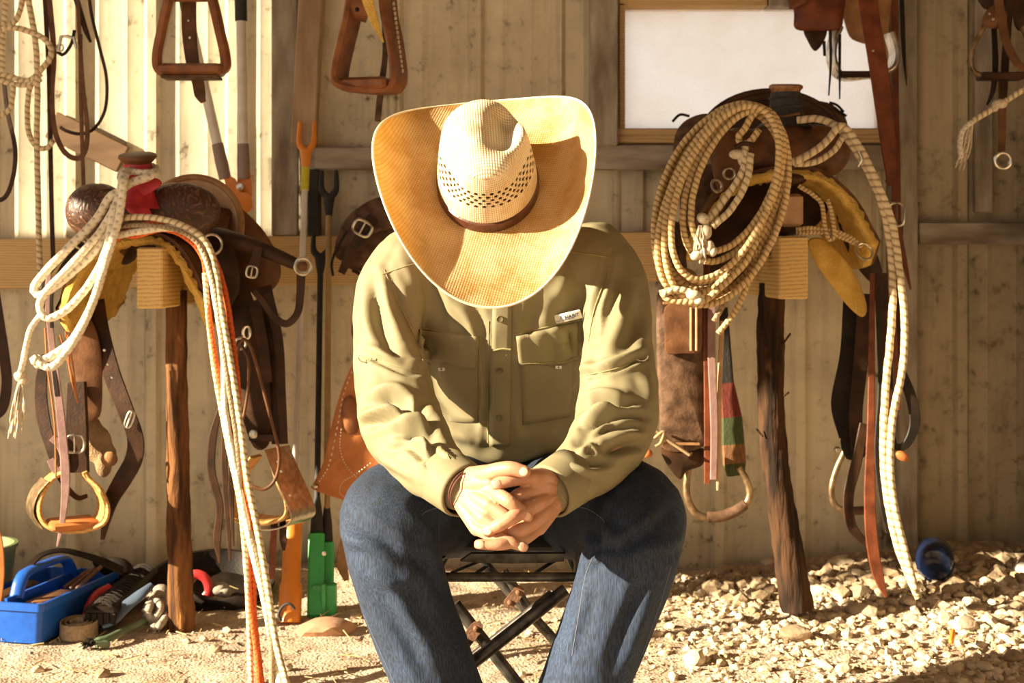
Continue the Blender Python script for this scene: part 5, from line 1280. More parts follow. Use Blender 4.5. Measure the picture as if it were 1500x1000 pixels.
for nm, lb, pts, w in (('bridle_strap', 'wide brown bridle strap looping below the braided rope at top left', [(68, -40), (74, 20), (79, 80), (76, 140), (80, 190), (94, 222), (112, 232), (124, 222), (128, 190), (122, 130), (117, 60), (112, -30)], [9, 9, 8, 8, 8, 8, 8, 8, 7, 6, 6, 6]),
                       ('bridle_strap', 'thin dark rein hanging in a long curve right of the bit at top left', [(128, -30), (134, 20), (146, 70), (156, 115), (154, 160), (138, 188), (118, 196), (98, 192), (88, 186)], [5]*9),
                       ('bridle_strap', 'straight dark strap hanging from the top left down to the pine girt', [(64, -30), (68, 40), (72, 120), (74, 220), (76, 320), (78, 380)], [7]*6),
                       ('bridle_strap', 'short straight strap ending behind the left saddle swell', [(118, 50), (118, 120), (120, 200), (123, 290)], [6]*4),
                       ('bridle_strap', 'dark curved strap at the left edge beside the braided rope', [(2, 80), (6, 125), (12, 170), (22, 215), (20, 255), (8, 288), (-14, 296)], [7]*7),
                       ('bridle_strap', 'dark strap hanging at the left edge below the pine girt', [(-8, 430), (0, 480), (6, 520), (10, 560), (4, 596), (-10, 610)], [16]*6),
                       ('bridle_strap', 'short black strap dangling beside the silver bit', [(104, -30), (118, 20), (126, 45), (133, 62)], [9, 9, 8, 4])):
    strap(nm, pts, w, L_dark if 'dark' in lb or 'black' in lb else L_brown, None, d=4.06 if 'black' in lb or 'thin' in lb else 4.03, label=lb, cat='strap')
bt = hung('bridle_bit', 'silver snaffle bit hanging among the bridle straps at top left', 'bit', 100, 70, 4.0)
cord('mouthpiece', [(88, 54), (98, 53), (106, 56), (112, 60)], 2.4, M_silver, bt, d=3.99); cord('shank', [(90, 52), (88, 62), (86, 74)], 2.6, M_silver, bt, d=3.985); cord('shank', [(108, 54), (110, 62), (112, 70)], 2.8, M_silver, bt, d=3.985)
cord('curb_strap', [(84, 76), (92, 80), (100, 72), (106, 60), (109, 44)], 2.6, L_black, bt, d=3.99); ring('bit_ring', 88, 70, 3.985, 5, 1.4, M_silver, bt)
bd = MB(); bd.box(W(128, 208, 4.245), (.24, .02, .085), Matrix.Rotation(math.radians(26), 3, 'Y'), .003); bd.build('brace_board', basic('dark_board_wood', (.21, .125, .065), (.12, .065, .03), rough=.85, scale=20, bump=.4, stretch=(.3, 1, 1)), label='short slanted brown brace board behind the left saddle horn', cat='board')

# hanging stirrups
hs = hung('hanging_stirrup', 'leather-covered brown stirrup hanging at top left on its strap', 'stirrup', 280, 118, 3.75)
P6 = [(258, -22), (248, 2), (238, 45), (231, 84), (236, 104), (260, 108), (305, 106), (328, 100), (330, 82), (322, 45), (312, 2), (302, -22)]
band(MB(), WP(P6, 3.75), .052, S(15, 3.75), (-.12, 1, 0), 6).build('stirrup_bow', L_wrap, hs)
MB().box(W(282, 103, 3.745), (S(92, 3.75), .075, S(17, 3.75)), None, .008).build('tread', L_wrap, hs); MB().box(W(281, 114, 3.745), (S(82, 3.75), .07, S(4, 3.75)), None, .001).build('tread_sole', L_worn, hs)
MB().tube([W(250, -2, 3.75), W(308, -2, 3.75)], S(5, 3.75), 10).build('top_bolt', L_wrap, hs)
strap('hobble_strap', [(277, -30, 3.80), (277, 40, 3.80), (282, 90, 3.80), (290, 120, 3.80), (293, 138, 3.80), (298, 150, 3.80)], [22, 22, 20, 18, 17, 8], L_brown, hs, .006)
holes([(276, 30), (278, 55)], 3.79, hs, M_silver)
hs2 = hung('hanging_stirrup', 'larger turned stirrup with white edge stitching hanging beside the brown stud', 'stirrup', 545, 138, 3.7)
P7 = [(522, -25), (516, 22), (506, 64), (497, 108), (502, 124), (522, 130), (560, 132), (578, 128), (584, 108), (578, 60), (570, 20), (566, -25)]
yw = V((.36, .93, 0))
band(MB(), WP(P7, 3.7), .085, S(11, 3.7), yw, 6).build('stirrup_bow', L_wrap, hs2)
MB().box(W(536, 124, 3.7)+yw*0, (S(74, 3.7), .085, S(18, 3.7)), Matrix.Rotation(-.25, 3, 'Z'), .008).build('tread', L_wrap, hs2)
for i in range(15):
    t = i/14; p = W(571+13*t, 6+98*t, 3.7)+V((.93, -.36, 0))*.011
    MB().ball(p, (.004, .005, .0055), None, 8, 6).build('stitch', K_cotton, hs2)
MB().lathe([(.001, 0), (S(21, 3.7), 0), (S(21, 3.7), S(34, 3.7)), (.001, S(34, 3.7))], W(508, 4, 3.7), (1, .1, -.25), 18).build('top_wrap', L_wrap, hs2); MB().ball(W(523, 14, 3.645), .006).build('rivet', L_black, hs2)
strap('latigo_strip', [(536, -20, 3.63), (540, 5, 3.63), (550, 35, 3.63), (562, 62, 3.63)], [20, 16, 11, 2], M_fleece, hs2)
strap('hobble_strap', [(562, 20, 3.78), (564, 80, 3.78), (558, 130, 3.78), (553, 178, 3.78)], [6, 8, 10, 9], L_worn, hs2, .006)

# long-handled loppers hung upside down
lp = hung('loppers', 'long-handled loppers with white shafts hung head down from the wall', 'loppers', 352, 305, 4.1)
M_alu = basic('white_aluminium', (.70, .66, .62), (.60, .56, .52), rough=.35, scale=20, bump=.05)
M_grip = basic('black_grip', (.03, .027, .026), (.018, .016, .015), rough=.7, scale=60)
M_sock = basic('taupe_plastic', (.30, .22, .19), (.24, .17, .145), rough=.5, scale=30, bump=.05)
M_oplast = basic('orange_plastic', (.72, .25, .03), (.62, .19, .02), rough=.42, scale=18, bump=.08)
for a, b2 in (((262, -40), (330, 262)), ((352, -40), (357, 262))):
    f = lambda t: (a[0]+(b2[0]-a[0])*t, a[1]+(b2[1]-a[1])*t)
    cord('shaft', [f(.1), f(.5), f(.9)], 7.5, M_alu, lp, d=4.13, seg=14); cord('grip', [f(-.1), f(.08), f(.235)], 9, M_grip, lp, d=4.13, seg=14); cord('socket', [f(.83), f(.92), f(1.0)], [8.5, 9.5, 9], M_sock, lp, d=4.13, seg=14)
panel('head_plate', [(328, 258), (345, 262), (352, 280), (366, 284), (370, 305), (352, 314), (338, 292)], 4.12, .012, M_oplast, lp); MB().lathe([(.001, 0), (.012, 0), (.011, .006), (.001, .008)], W(352, 274, 4.11), (0, -1, 0), 12).build('pivot_bolt', M_silver, lp)
panel('head_plate', [(348, 250), (366, 252), (370, 280), (366, 298), (352, 290)], 4.13, .012, M_oplast, lp)

# three livestock prods leaning on the wall
def prod(label, bx, by, tx, ty, dt, hm, shm, forkm, hlen, hw, flat=False, split=.86):
    g = wground(bx, by); d0 = g.y; t = thing('livestock_prod', label, 'prod', (g.x, g.y, 0), 'livestock prods leaning on the wall')
    def P(u): return W(bx+(tx-bx)*u, by+(ty-by)*u, d0+(dt-d0)*u)
    L = math.hypot(tx-bx, ty-by); h = hlen/L
    if flat: MB().box((P(0)+P(h))/2, (S(hw, d0), S(hw*.8, d0), (P(h)-P(0)).length), (P(h)-P(0)).to_track_quat('Z', 'Y').to_matrix(), .006).build('handle', hm, t)
    else: MB().tube([P(0), P(h*.35), P(h*.4), P(h*.96), P(h*.97), P(h)], [S(hw*.56, d0), S(hw*.56, d0), S(hw*.46, d0), S(hw*.46, d0), S(hw*.58, d0), S(hw*.56, d0)], 18).build('handle', hm, t)
    MB().tube([P(h), P(h+25/L), P(h+60/L)], [S(hw*.42, d0), S(hw*.36, d0), S(hw*.16, d0)], 14).build('collar', forkm if not flat else M_grip, t)
    MB().tube([P(h+.02), P(.93)], [S(4.6, d0), S(4.4, dt)], 12).build('shaft', shm, t)
    q = P(.93); s_ = S(1, dt)
    MB().tube([P(.90), P(.945)], [s_*5, s_*9], 12, ry=[s_*5, s_*6]).build('fork_neck', forkm, t)
    for k in (-1, 1): MB().tube(spline([P(.94), P(.955)+V((k*s_*9, 0, 0)), P(.97)+V((k*s_*11, 0, 0)), P(1.0)+V((k*s_*10.5, 0, 0))], 4), [s_*5.5, s_*5, s_*4, s_*3.2], 10, round_end=True).build('fork_tine', forkm, t)
    return t, P, h, d0
M_green = basic('green_plastic', (.055, .42, .12), (.04, .34, .09), rough=.4, scale=16, bump=.08)
M_yel = basic('yellow_sleeve', (.62, .55, .04), (.55, .48, .03), rough=.5, bump=0); M_canesh = basic('tan_fibre_shaft', (.42, .27, .12), (.34, .21, .09), rough=.5, scale=30)
t, P, h, d0 = prod('livestock prod with orange handle, white shaft and orange forked tip', 424, 912, 450, 180, 4.14, M_oplast, M_alu, M_oplast, 152, 30)
MB().tube([P(.865), P(.91)], S(6, 4.1), 12).build('yellow_sleeve', M_yel, t); cord('wrist_cord', [(412, 910), (408, 900), (414, 888), (424, 884), (432, 892)], 2.2, M_grip, t, d=d0-.03)
t, P, h, d0 = prod('livestock prod with green handle and black shaft, left of the green pair', 462, 905, 470, 344, 4.16, M_green, M_grip, M_grip, 125, 24, True)
t, P, h, d0 = prod('livestock prod with green handle and tan shaft, right of the green pair', 478, 897, 482, 252, 4.16, M_green, M_canesh, M_grip, 105, 22, True)
MB().box(W(475, 880, d0-.03), (S(36, d0), .03, S(52, d0)), None, .004).build('handle_guard', M_green, t); MB().box(W(474, 880, d0-.05), (S(6, d0), .02, S(52, d0)), None, .003).build('guard_rib', M_green, t); MB().lathe([(.001, 0), (.006, 0), (.006, .005), (.001, .006)], W(475, 810, d0-.02), (0, -1, 0), 10).build('switch', M_silver, t)
rk_m = basic('rust_pink_stone', (.46, .27, .16), (.34, .19, .11), rough=.95, scale=14, bump=.6)

# saddle bag and orange leather fender behind the man's right shoulder
sb = hung('saddle_bag', 'rounded brown leather bag with silver buckle hung behind the shoulder', 'bag', 545, 405, 4.05)
blob('bag_body', [(W(556, 345, 4.08), (S(48, 4.05), .05, S(46, 4.05))), (W(530, 365, 4.08), (S(36, 4.05), .05, S(34, 4.05))), (W(585, 330, 4.08), (S(40, 4.05), .05, S(44, 4.05)))], L_worn, sb, .007, 6)
panel('flap', [(490, 372), (500, 330), (530, 300), (570, 285), (610, 290), (610, 330), (560, 338), (530, 352), (508, 380)], 4.00, .012, L_worn, sb, .022)
strap('flap_strap', [(548, 318, 3.975), (530, 340, 3.965), (514, 370, 3.975), (500, 400, 3.99)], [17, 17, 16, 11], L_dark, sb); buckle('buckle', 531, 334, 3.95, 26, 20, M_silver, sb, .5)
cord('bag_cord', [(508, 338), (494, 362), (486, 385), (488, 404)], 2, L_black, sb, d=3.99); cord('bag_piping', [(516, 396), (540, 404), (566, 392), (585, 372)], 2.4, L_dark, sb, d=4.02)
cl_ = hung('leather_chaps', 'orange tan leather chap leg with curved white stitching hanging behind the arm', 'chaps', 510, 735, 3.75)
ch = panel('chap_leg', [(526, 516), (548, 508), (600, 540), (640, 600), (640, 690), (560, 715), (520, 733), (496, 730), (458, 716), (460, 706), (474, 676), (484, 630), (497, 580), (512, 542)], 3.75, .006, L_orange, cl_, .012)
M_thread = basic('white_thread', (.75, .68, .58), rough=.8, bump=0)
for pts in ([(522, 528), (504, 575), (494, 625), (482, 680), (466, 708)], [(500, 628), (498, 655), (506, 680), (524, 700), (545, 712)], [(543, 678), (520, 695), (502, 706), (498, 722), (510, 730)]):
    P = spline(WP(pts, 3.730), 12)
    for i in range(0, len(P)-1, 2): MB().tube([P[i], P[i].lerp(P[i+1], .8)], .0014, 4).build('stitch', M_thread, ch)
panel('leg_pocket', [(503, 585), (516, 580), (524, 600), (524, 632), (506, 634), (500, 610)], 3.735, .006, L_wrap, ch, .012)
MB().ball(W(462, 712, 3.745), (.008, .008, .006)).build('snap', M_silver, ch)
strap('chap_tie', [(508, 790), (503, 810), (502, 830), (508, 850)], [17, 18, 17, 8], L_tan, cl_, d=3.85); strap('chap_belt', [(512, 700), (510, 750), (508, 795)], 13, L_tan, cl_, d=3.86)
rs = hung('ring_strap', 'curved tan strap with silver ends hung by the left shirt sleeve', 'strap', 525, 500, 4.1)
cord('strap_loop', [(537, 438), (528, 452), (519, 470), (518, 490), (526, 500), (534, 500)], 3.2, L_tan, rs, d=4.08); ring('ring', 538, 436, 4.07, 4, 1.6, M_silver, rs); MB().tube([W(538, 434, 4.05), W(538, 434, 4.05)+V((0, .23, 0))], .003, 6).build('nail', M_rust, rs)
MB().ball(W(527, 500, 4.07), (.008, .006, .005)).build('strap_end', M_silver, rs)

# ------------------------------------------------------------------ tack hanging at the top right
hf_ = hung('hanging_fender', 'red-brown leather fender with aluminium stirrup hanging before the window', 'saddle fender', 1250, 118, 4.05)
panel('fender_flap', [(1162, -30), (1200, -34), (1238, -30), (1236, 20), (1230, 43), (1200, 45), (1166, 43), (1163, 20)], 4.0, .012, L_red, hf_, .014); panel('fender_flap', [(1153, -30), (1176, -30), (1184, 0), (1172, 8), (1158, 14), (1154, 5)], 3.97, .010, L_red, hf_, .006)
panel('fender_tip', [(1178, 42), (1210, 42), (1206, 62), (1194, 75), (1184, 62)], 4.02, .010, L_dark, hf_, .004); panel('back_fender', [(1232, -30), (1300, -30), (1302, 40), (1282, 62), (1258, 62), (1240, 44)], 4.10, .012, L_tan, hf_, .01)
band(MB(), WP([(1228, 40), (1220, 60), (1218, 84), (1224, 104), (1238, 114), (1262, 113), (1290, 108), (1306, 98), (1310, 76), (1302, 48)], 4.04), .05, S(8, 4.0), (-.25, 1, 0), 6).build('stirrup', M_silver, hf_)
MB().box(W(1262, 110, 4.03), (S(70, 4), .06, S(9, 4)), None, .004).build('tread', L_dark, hf_)
strap('wide_strap', [(1268, -40, 3.96), (1274, 20, 3.95), (1284, 80, 3.94), (1294, 150, 3.94), (1302, 220, 3.94), (1305, 262, 3.94), (1298, 268, 3.94)], [28, 28, 28, 27, 22, 14, 8], L_red, hf_, .006); holes([(1279, 74)], 3.935, hf_, M_silver)
for pts in ([(1216, 44), (1217, 90), (1214, 140)], [(1230, 50), (1230, 100), (1230, 145)], [(1292, 60), (1298, 100), (1304, 130)], [(1207, 60), (1208, 82)]): strap('saddle_string', pts, [5, 4, 2][:len(pts)], L_black, hf_, d=4.0)
ls_ = hung('long_strap', 'narrow red-brown strap hanging down the grey stud beside the window', 'strap', 1316, 425, 4.14)
strap('strap_length', [(1310, -40), (1311, 60), (1312, 160), (1313, 260), (1314, 330), (1324, 380), (1334, 424)], [10, 10, 10, 12, 14, 9, 3], L_red, ls_, d=4.12); buckle('buckle', 1313, 314, 4.10, 22, 32, M_silver, ls_)
strap('strap_length', [(1316, 330), (1316, 420), (1318, 500), (1322, 560)], [14, 13, 12, 10], L_dark, ls_, d=4.13)
strap('black_strap', [(1320, -30), (1322, 30), (1324, 80), (1328, 126)], [7, 7, 6, 1], L_black, None, d=4.13, label='short black pointed strap on the grey stud right of the window', cat='strap')
ts = hung('hanging_stirrup', 'bronze stirrup with dark leather hanging in the top right corner', 'stirrup', 1465, 118, 3.85)
band(MB(), WP([(1447, 30), (1436, 48), (1424, 76), (1424, 100), (1436, 110), (1470, 112), (1504, 110), (1514, 96), (1510, 70), (1498, 40)], 3.85), .045, S(7, 3.85), (.3, 1, 0), 6).build('stirrup_bow', M_bronze, ts); MB().box(W(1466, 112, 3.85), (S(64, 3.85), .06, S(10, 3.85)), None, .003).build('tread', L_dark, ts)
panel('stirrup_wrap', [(1438, 34), (1446, 14), (1462, 6), (1476, 20), (1470, 38), (1452, 42)], 3.83, .012, L_brown, ts, .014); holes([(1450, 20), (1455, 28)], 3.81, ts, M_silver)
strap('leather_strap', [(1460, -20), (1466, 20), (1474, 60), (1490, 92), (1510, 104)], [14, 14, 13, 12, 11], L_brown, ts, d=3.82); strap('leather_strap', [(1456, 40), (1458, 90), (1455, 130), (1446, 154)], [8, 9, 8, 3], L_black, ts, d=3.87)
strap('leather_strap', [(1480, -20), (1476, 40), (1472, 100), (1470, 150)], [12, 12, 12, 10], L_dark, ts, d=3.88); panel('upper_flap', [(1432, -30), (1520, -30), (1520, 40), (1490, 44), (1478, 16), (1440, 12)], 3.9, .012, L_dark, ts, .01)
tr_ = hung('ring_strap', 'brown strap ending in a brass ring below the top right stirrup', 'strap', 1468, 250, 3.9)
strap('strap_length', [(1468, 110), (1468, 150), (1468, 190), (1467, 224)], [12, 12, 12, 11], L_brown, tr_, d=3.90); ring('ring', 1469, 235, 3.88, 11.5, 2.8, M_silver, tr_)
fr_ = hung('frayed_rope', 'cream rope with knot and frayed end slanting in at right', 'rope', 1405, 245, 3.86)
rope('rope_strand', [(1540, 108), (1504, 128), (1470, 150), (1440, 168), (1424, 178)], 4.2, R_cream, fr_, d=3.84); MB().ball(W(1466, 152, 3.835), (.018, .014, .013)).ball(W(1458, 155, 3.835), (.01, .012, .016)).build('knot', K_cotton, fr_)
tassel('frayed_end', 1424, 178, 3.84, -18, 66, 18, K_cotton, fr_, 7); rope('frayed_strand', [(1424, 178), (1410, 192), (1406, 212), (1408, 232)], 4., R_white, fr_, d=3.84)

# ------------------------------------------------------------------ on the floor at left
M_blue = basic('scuffed_blue_plastic', (.010, .105, .52), (.008, .085, .44), rough=.38, scale=50, bump=.15)
cx_, cy_ = W(60, 948, 3.46).x, 3.46; yaw = math.radians(-13)
cd = thing('tool_caddy', 'blue plastic tool caddy with centre handle on the dirt floor', 'caddy', (cx_, cy_, 0)); RZ = Matrix.Rotation(yaw, 3, 'Z'); c0 = V((cx_, cy_, .0))
def cp(x, y, z): return c0+RZ @ V((x-.105+.0, y, z))         # x 0..0.21 left to right, y along the box
CWD, CLN, CHT = .21, .385, .105
def caddy_shell():
    q = MB(); e = .010; rings = []
    def rr(x0, x1, y0, y1, z, rad=.014):
        pts = []
        for (cx, cy, a0) in ((x1-rad, y0+rad, -90), (x1-rad, y1-rad, 0), (x0+rad, y1-rad, 90), (x0+rad, y0+rad, 180)):
            for k in range(4): a = math.radians(a0+30*k); pts.append(cp(cx+rad*math.cos(a)-CWD+.105, cy+rad*math.sin(a), z))
        return pts
    rings = [rr(.012, CWD-.012, .012, CLN-.012, .004), rr(.004, CWD-.004, .004, CLN-.004, CHT*.8), rr(-.004, CWD+.004, -.004, CLN+.004, CHT*.82), rr(-.004, CWD+.004, -.004, CLN+.004, CHT), rr(.004, CWD-.004, .004, CLN-.004, CHT), rr(.010, CWD-.010, .010, CLN-.010, CHT*.5), rr(.018, CWD-.018, .018, CLN-.018, .012)]
    return q.ring_mesh(rings)
caddy_shell().build('body', M_blue, cd, angle=35)
def cq(x, y, z): return cp(x-CWD+.105, y, z)
MB().box(cq(CWD/2, CLN/2, .06), (.008, CLN-.03, .10), RZ).build('divider', M_blue, cd); 
for y in (.12, .26): MB().box(cq(CWD*.75, y, .05), (CWD*.45, .005, .07), RZ).build('divider', M_blue, cd)
MB().tube(spline([cq(CWD/2, .06, .10), cq(CWD/2, .08, .14), cq(CWD/2, .12, .156), cq(CWD/2, .26, .156), cq(CWD/2, .30, .14), cq(CWD/2, .325, .10)], 5), .009, 12, ry=.018, hint=(1, 0, 0)).build('handle', M_blue, cd)
M_bristle = basic('dark_bristles', (.045, .03, .02), (.02, .014, .01), rough=.95, scale=160, bump=1., bscale=400, bdist=.006)
def brush(label, p0, p1, w, h, bm, hmm, lo, group=None):
    t = thing('brush', label, 'brush', p0); ax = (p1-p0).normalized(); Rm = ax.to_track_quat('Y', 'Z').to_matrix(); L = (p1-p0).length; c = (p0+p1)/2
    MB().box(c+V((0, 0, h*.30)), (w, L, h*.35), Rm, h*.12).build('brush_back', hmm, t); q = MB()
    for i in range(int(L/.009)):
        for j in range(5): q.box(p0+ax*(.006+i*.009)+Rm @ V((w*(j-2)/5.4, 0, -h*.05)), (w/6.5, .0065, h*.5), Rm)
    q.build('bristles', bm, t, kind='stuff'); return t
brush('brown body brush lying inside the blue caddy', cq(.155, .05, .07), cq(.165, .20, .07), .06, .05, M_bristle, basic('brown_brush_back', (.20, .09, .04), (.14, .06, .025), rough=.5), 0)
brush('dark brush at the left inside the blue caddy', cq(.05, .06, .075), cq(.05, .22, .085), .05, .05, M_bristle, L_dark, 0)
for k in range(3): MB().tube([cq(.14+.018*k, .23, .09), cq(.15+.018*k, .33, .112+.006*k)], .006, 8, round_end=True).build('hoof_tool', M_rust, label=('left', 'middle', 'right')[k]+' rusty rod of the three tools in the back of the blue caddy', cat='tool', group='rod tools in the caddy')
def G(px, py, z=0.02): return wground(px, py, z)
strap('black_strap', [(45, 826, 3.62), (62, 812, 3.66), (90, 806, 3.70), (120, 812, 3.72), (150, 822, 3.74), (180, 836, 3.76)], [12, 12, 12, 14, 18, 20], L_black, None, .005, hint=(0, -.5, 1), label='black strap arching over the blue caddy to the dark leather pad', cat='strap')
panel('leather_pad', [(135, 824), (158, 816), (182, 818), (196, 832), (192, 850), (176, 858), (158, 848)], 3.84, .02, L_black, None, .012, label='dark leather pad lying at the back of the tool pile', cat='pad')
p0, p1 = G(146, 906, .045), G(212, 846, .06)
bb = brush('big black ridged brush leaning in the pile beside the caddy', p0, p1, .085, .06, M_bristle, L_black, 0)
for k in range(18): MB().torus(p0.lerp(p1, (k+.5)/18)+V((0, 0, .004)), .036, .0038, p1-p0, 16, 5).build('ridge', M_bristle, bb)
M_redp = basic('red_rubber_handle', (.55, .035, .035), (.42, .025, .025), rough=.4, scale=30, bump=.1); cord('hoof_rasp_handle', [(127, 905, 3.62), (131, 890, 3.64), (142, 872, 3.68), (160, 861, 3.72)], [7, 8, 8, 7], M_redp, None, seg=12, label='red rubber tool handle between caddy and black brush', cat='tool handle')
M_slate = basic('slate_blue_plastic', (.10, .14, .20), (.07, .10, .15), rough=.35, scale=30, bump=.05)
MB().tube(spline([W(150, 918, 3.56), W(166, 910, 3.57), W(182, 890, 3.60), W(204, 872, 3.63), W(222, 856, 3.66)], 6), [.006, .012, .020, .018, .008], 12, ry=[.004, .006, .008, .008, .006], hint=(0, -.5, 1)).build('sweat_scraper', M_slate, label='curved slate blue sweat scraper lying against the black brush', cat='scraper')
gbh = thing('hoof_brush', 'green-handled hoof brush with short dark bristles lying on the dirt', 'brush', G(140, 942, 0)); M_oldg = basic('old_green_plastic', (.11, .16, .085), (.07, .10, .055), rough=.45, scale=40)
MB().tube(spline([G(145, 938, .016), G(160, 934, .018), G(185, 922, .022), G(216, 908, .026)], 5), [.012, .0115, .011, .012], 12, ry=[.009]*4, hint=(0, 0, 1), round_end=True).build('handle', M_oldg, gbh); MB().box(G(150, 943, .010), (.034, .024, .018), Matrix.Rotation(.4, 3, 'Z'), .003).build('head', M_oldg, gbh)
q = MB(); b0 = G(134, 942, .012)
for i in range(40): q.tube([b0+V((random.uniform(-.014, .014), random.uniform(-.01, .01), 0)), b0+V((random.uniform(-.022, .012), random.uniform(-.03, .0), random.uniform(-.01, .02)))], .0013, 4)
q.build('bristles', M_bristle, gbh, kind='stuff')
sc_ = G(114, 932, 0); P = []
for i in range(64): a = i/64*PI*6.6; r = .012+.040*i/64; P.append(V((sc_.x+r*math.cos(a), sc_.y+r*math.sin(a), .022+.004*math.sin(a))))
M_web = basic('tan_webbing', (.44, .32, .20), (.30, .21, .125), rough=.9, scale=120, bump=.5)
band(MB(), P, .038, .003, (0, .12, 1), 0).build('coiled_strap', M_web, label='coiled tan webbing strap standing on edge beside the blue caddy', cat='strap')
M_glove = basic('grey_cotton', (.42, .36, .29), (.28, .23, .18), rough=.95, scale=50, bump=.8)
gk = thing('knotted_lead_rope', 'grey knotted cotton lead rope piled against the left log post', 'rope', G(228, 905, 0))
for pts in ([(212, 905, .02), (220, 885, .05), (236, 880, .06), (240, 900, .03), (226, 912, .02), (216, 896, .05)], [(218, 892, .06), (228, 870, .075), (242, 876, .06), (244, 900, .04), (232, 918, .02)], [(222, 912, .02), (236, 890, .06), (226, 880, .07), (212, 896, .05)], [(224, 920, .015), (240, 904, .03), (246, 886, .05)]):
    MB().rope(spline([G(*p) for p in pts], 8), .0095).build('rope_strand', M_glove, gk, angle=180)
MB().ball(G(236, 872, .06), (.028, .022, .03)).ball(G(222, 890, .045), (.022, .02, .02)).build('rope_bunch', M_glove, gk)
# behind the post
bn = thing('rubber_pan', 'shallow black rubber pan lying behind the left log post', 'pan', (W(300, 872, 3.98).x, 3.98, 0))
MB().lathe([(.002, .012), (.13, .010), (.155, .035), (.165, .060), (.172, .062), (.165, .030), (.14, .0), (.002, .0)], (W(315, 872, 3.98).x, 3.96, 0.005), (.05, -.25, 1), 30).build('pan', L_black, bn)
for nm, lb, pts, r, m in (('red_halter', 'red nylon halter lying in the black rubber pan', [(236, 872, .07), (262, 866, .08), (282, 842, .12), (300, 846, .10), (306, 866, .07), (292, 880, .06), (270, 876, .06)], .013, M_redp), ('orange_lead', 'orange lead end beside the left log post', [(236, 880, .05), (248, 870, .06), (262, 872, .05)], .010, M_oplast)):
    MB().tube(spline([W(p[0], p[1], 3.86) for p in pts], 6), r, 10, ry=r*.6).build(nm, m, label=lb, cat='halter')
q = thing('clippers', 'pale grey clipper head with cable lying in the black pan', 'clippers', W(322, 866, 3.88)); MB().ball(W(322, 862, 3.88), (.028, .03, .018)).ball(W(330, 868, 3.86), (.018, .024, .012)).build('housing', M_glove, q); cord('cable', [(306, 858), (298, 846), (288, 846), (282, 852)], 2.6, M_glove, q, d=3.87)
panel('leather_scrap', [(275, 866), (320, 876), (352, 872), (372, 884), (330, 896), (290, 892), (270, 884)], 3.8, .015, L_black, None, .01, label='flat black leather scrap on the dirt right of the left log post', cat='scrap')
bk = thing('feed_bucket', 'olive green feed bucket cut off by the left edge', 'bucket', W(-38, 905, 3.72)-V((0, 0, W(-38, 905, 3.72).z))); bl = bk.location
M_oliveb = basic('olive_bucket', (.16, .20, .08), (.11, .14, .055), rough=.5, scale=20)
MB().lathe([(.001, .004), (.085, .004), (.105, .19), (.11, .19), (.11, .2), (.1, .2), (.08, .012), (.001, .012)], (bl.x, bl.y, 0), (0, 0, 1), 28).build('pail', M_oliveb, bk)
strap('orange_strap', [(-6, 770, 3.5), (0, 800, 3.5), (2, 840, 3.5), (0, 885, 3.5)], [9, 10, 10, 5], L_orange, None, label='narrow orange leather strip hanging at the left edge', cat='strap')

# ------------------------------------------------------------------ gravel, stones and straw
M_stone = basic('pale_limestone', (.66, .55, .41), (.46, .35, .23), rough=.95, scale=26, bump=.7, bscale=90, bdist=.004)
M_stone2 = basic('brown_stone', (.40, .29, .18), (.26, .18, .105), rough=.95, scale=26, bump=.7, bscale=90, bdist=.004)
def stone_mesh(r, seed, squash=.65):
    bm = bmesh.new(); bmesh.ops.create_icosphere(bm, subdivisions=2 if r > .015 else 1, radius=1.0)
    rs = random.Random(seed); o = V((rs.uniform(0, 50), rs.uniform(0, 50), rs.uniform(0, 50))); ax = (rs.uniform(.8, 1.3), rs.uniform(.7, 1.05), squash*rs.uniform(.75, 1.2))
    for v in bm.verts:
        k = 1+.30*noise.noise(v.co*1.3+o)+.12*noise.noise(v.co*3.1+o); q = v.co*k
        for n_ in range(3):
            pl = V((math.sin(seed*1.7+n_*2.1), math.cos(seed*2.3+n_), .5*math.sin(seed+n_*1.3))).normalized(); e = q.dot(pl)-.72
            if e > 0: q = q-pl*e*.85
        v.co = V((q.x*ax[0], q.y*ax[1], q.z*ax[2]))*r
    return bm
BIG = [(1165, 938, 24), (1018, 972, 24), (1262, 902, 20), (1384, 912, 18), (1412, 925, 22), (1430, 898, 16), (1420, 893, 15), (1448, 920, 15), (1236, 985, 14), (1290, 848, 20), (1275, 852, 16), (1206, 978, 13), (1078, 855, 12), (1045, 862, 11), (1126, 830, 14), (1205, 805, 15), (1200, 820, 12), (1230, 838, 18), (1254, 848, 14), (1196, 862, 13), (1246, 865, 12), (1330, 878, 12), (1370, 848, 13), (1392, 842, 10), (1150, 918, 11), (1104, 900, 11), (1310, 930, 12), (1334, 958, 12), (1470, 940, 14), (1485, 905, 12), (1486, 968, 16), (1440, 982, 14), (1400, 986, 12), (1062, 832, 9), (1340, 905, 11), (316, 956, 11), (298, 938, 8), (274, 942, 8), (333, 926, 8), (420, 982, 10), (150, 990, 12), (55, 980, 11), (520, 906, 11), (508, 915, 9), (975, 905, 9), (1000, 930, 8), (1060, 950, 9), (1440, 842, 10), (1350, 975, 10), (1120, 985, 10)]
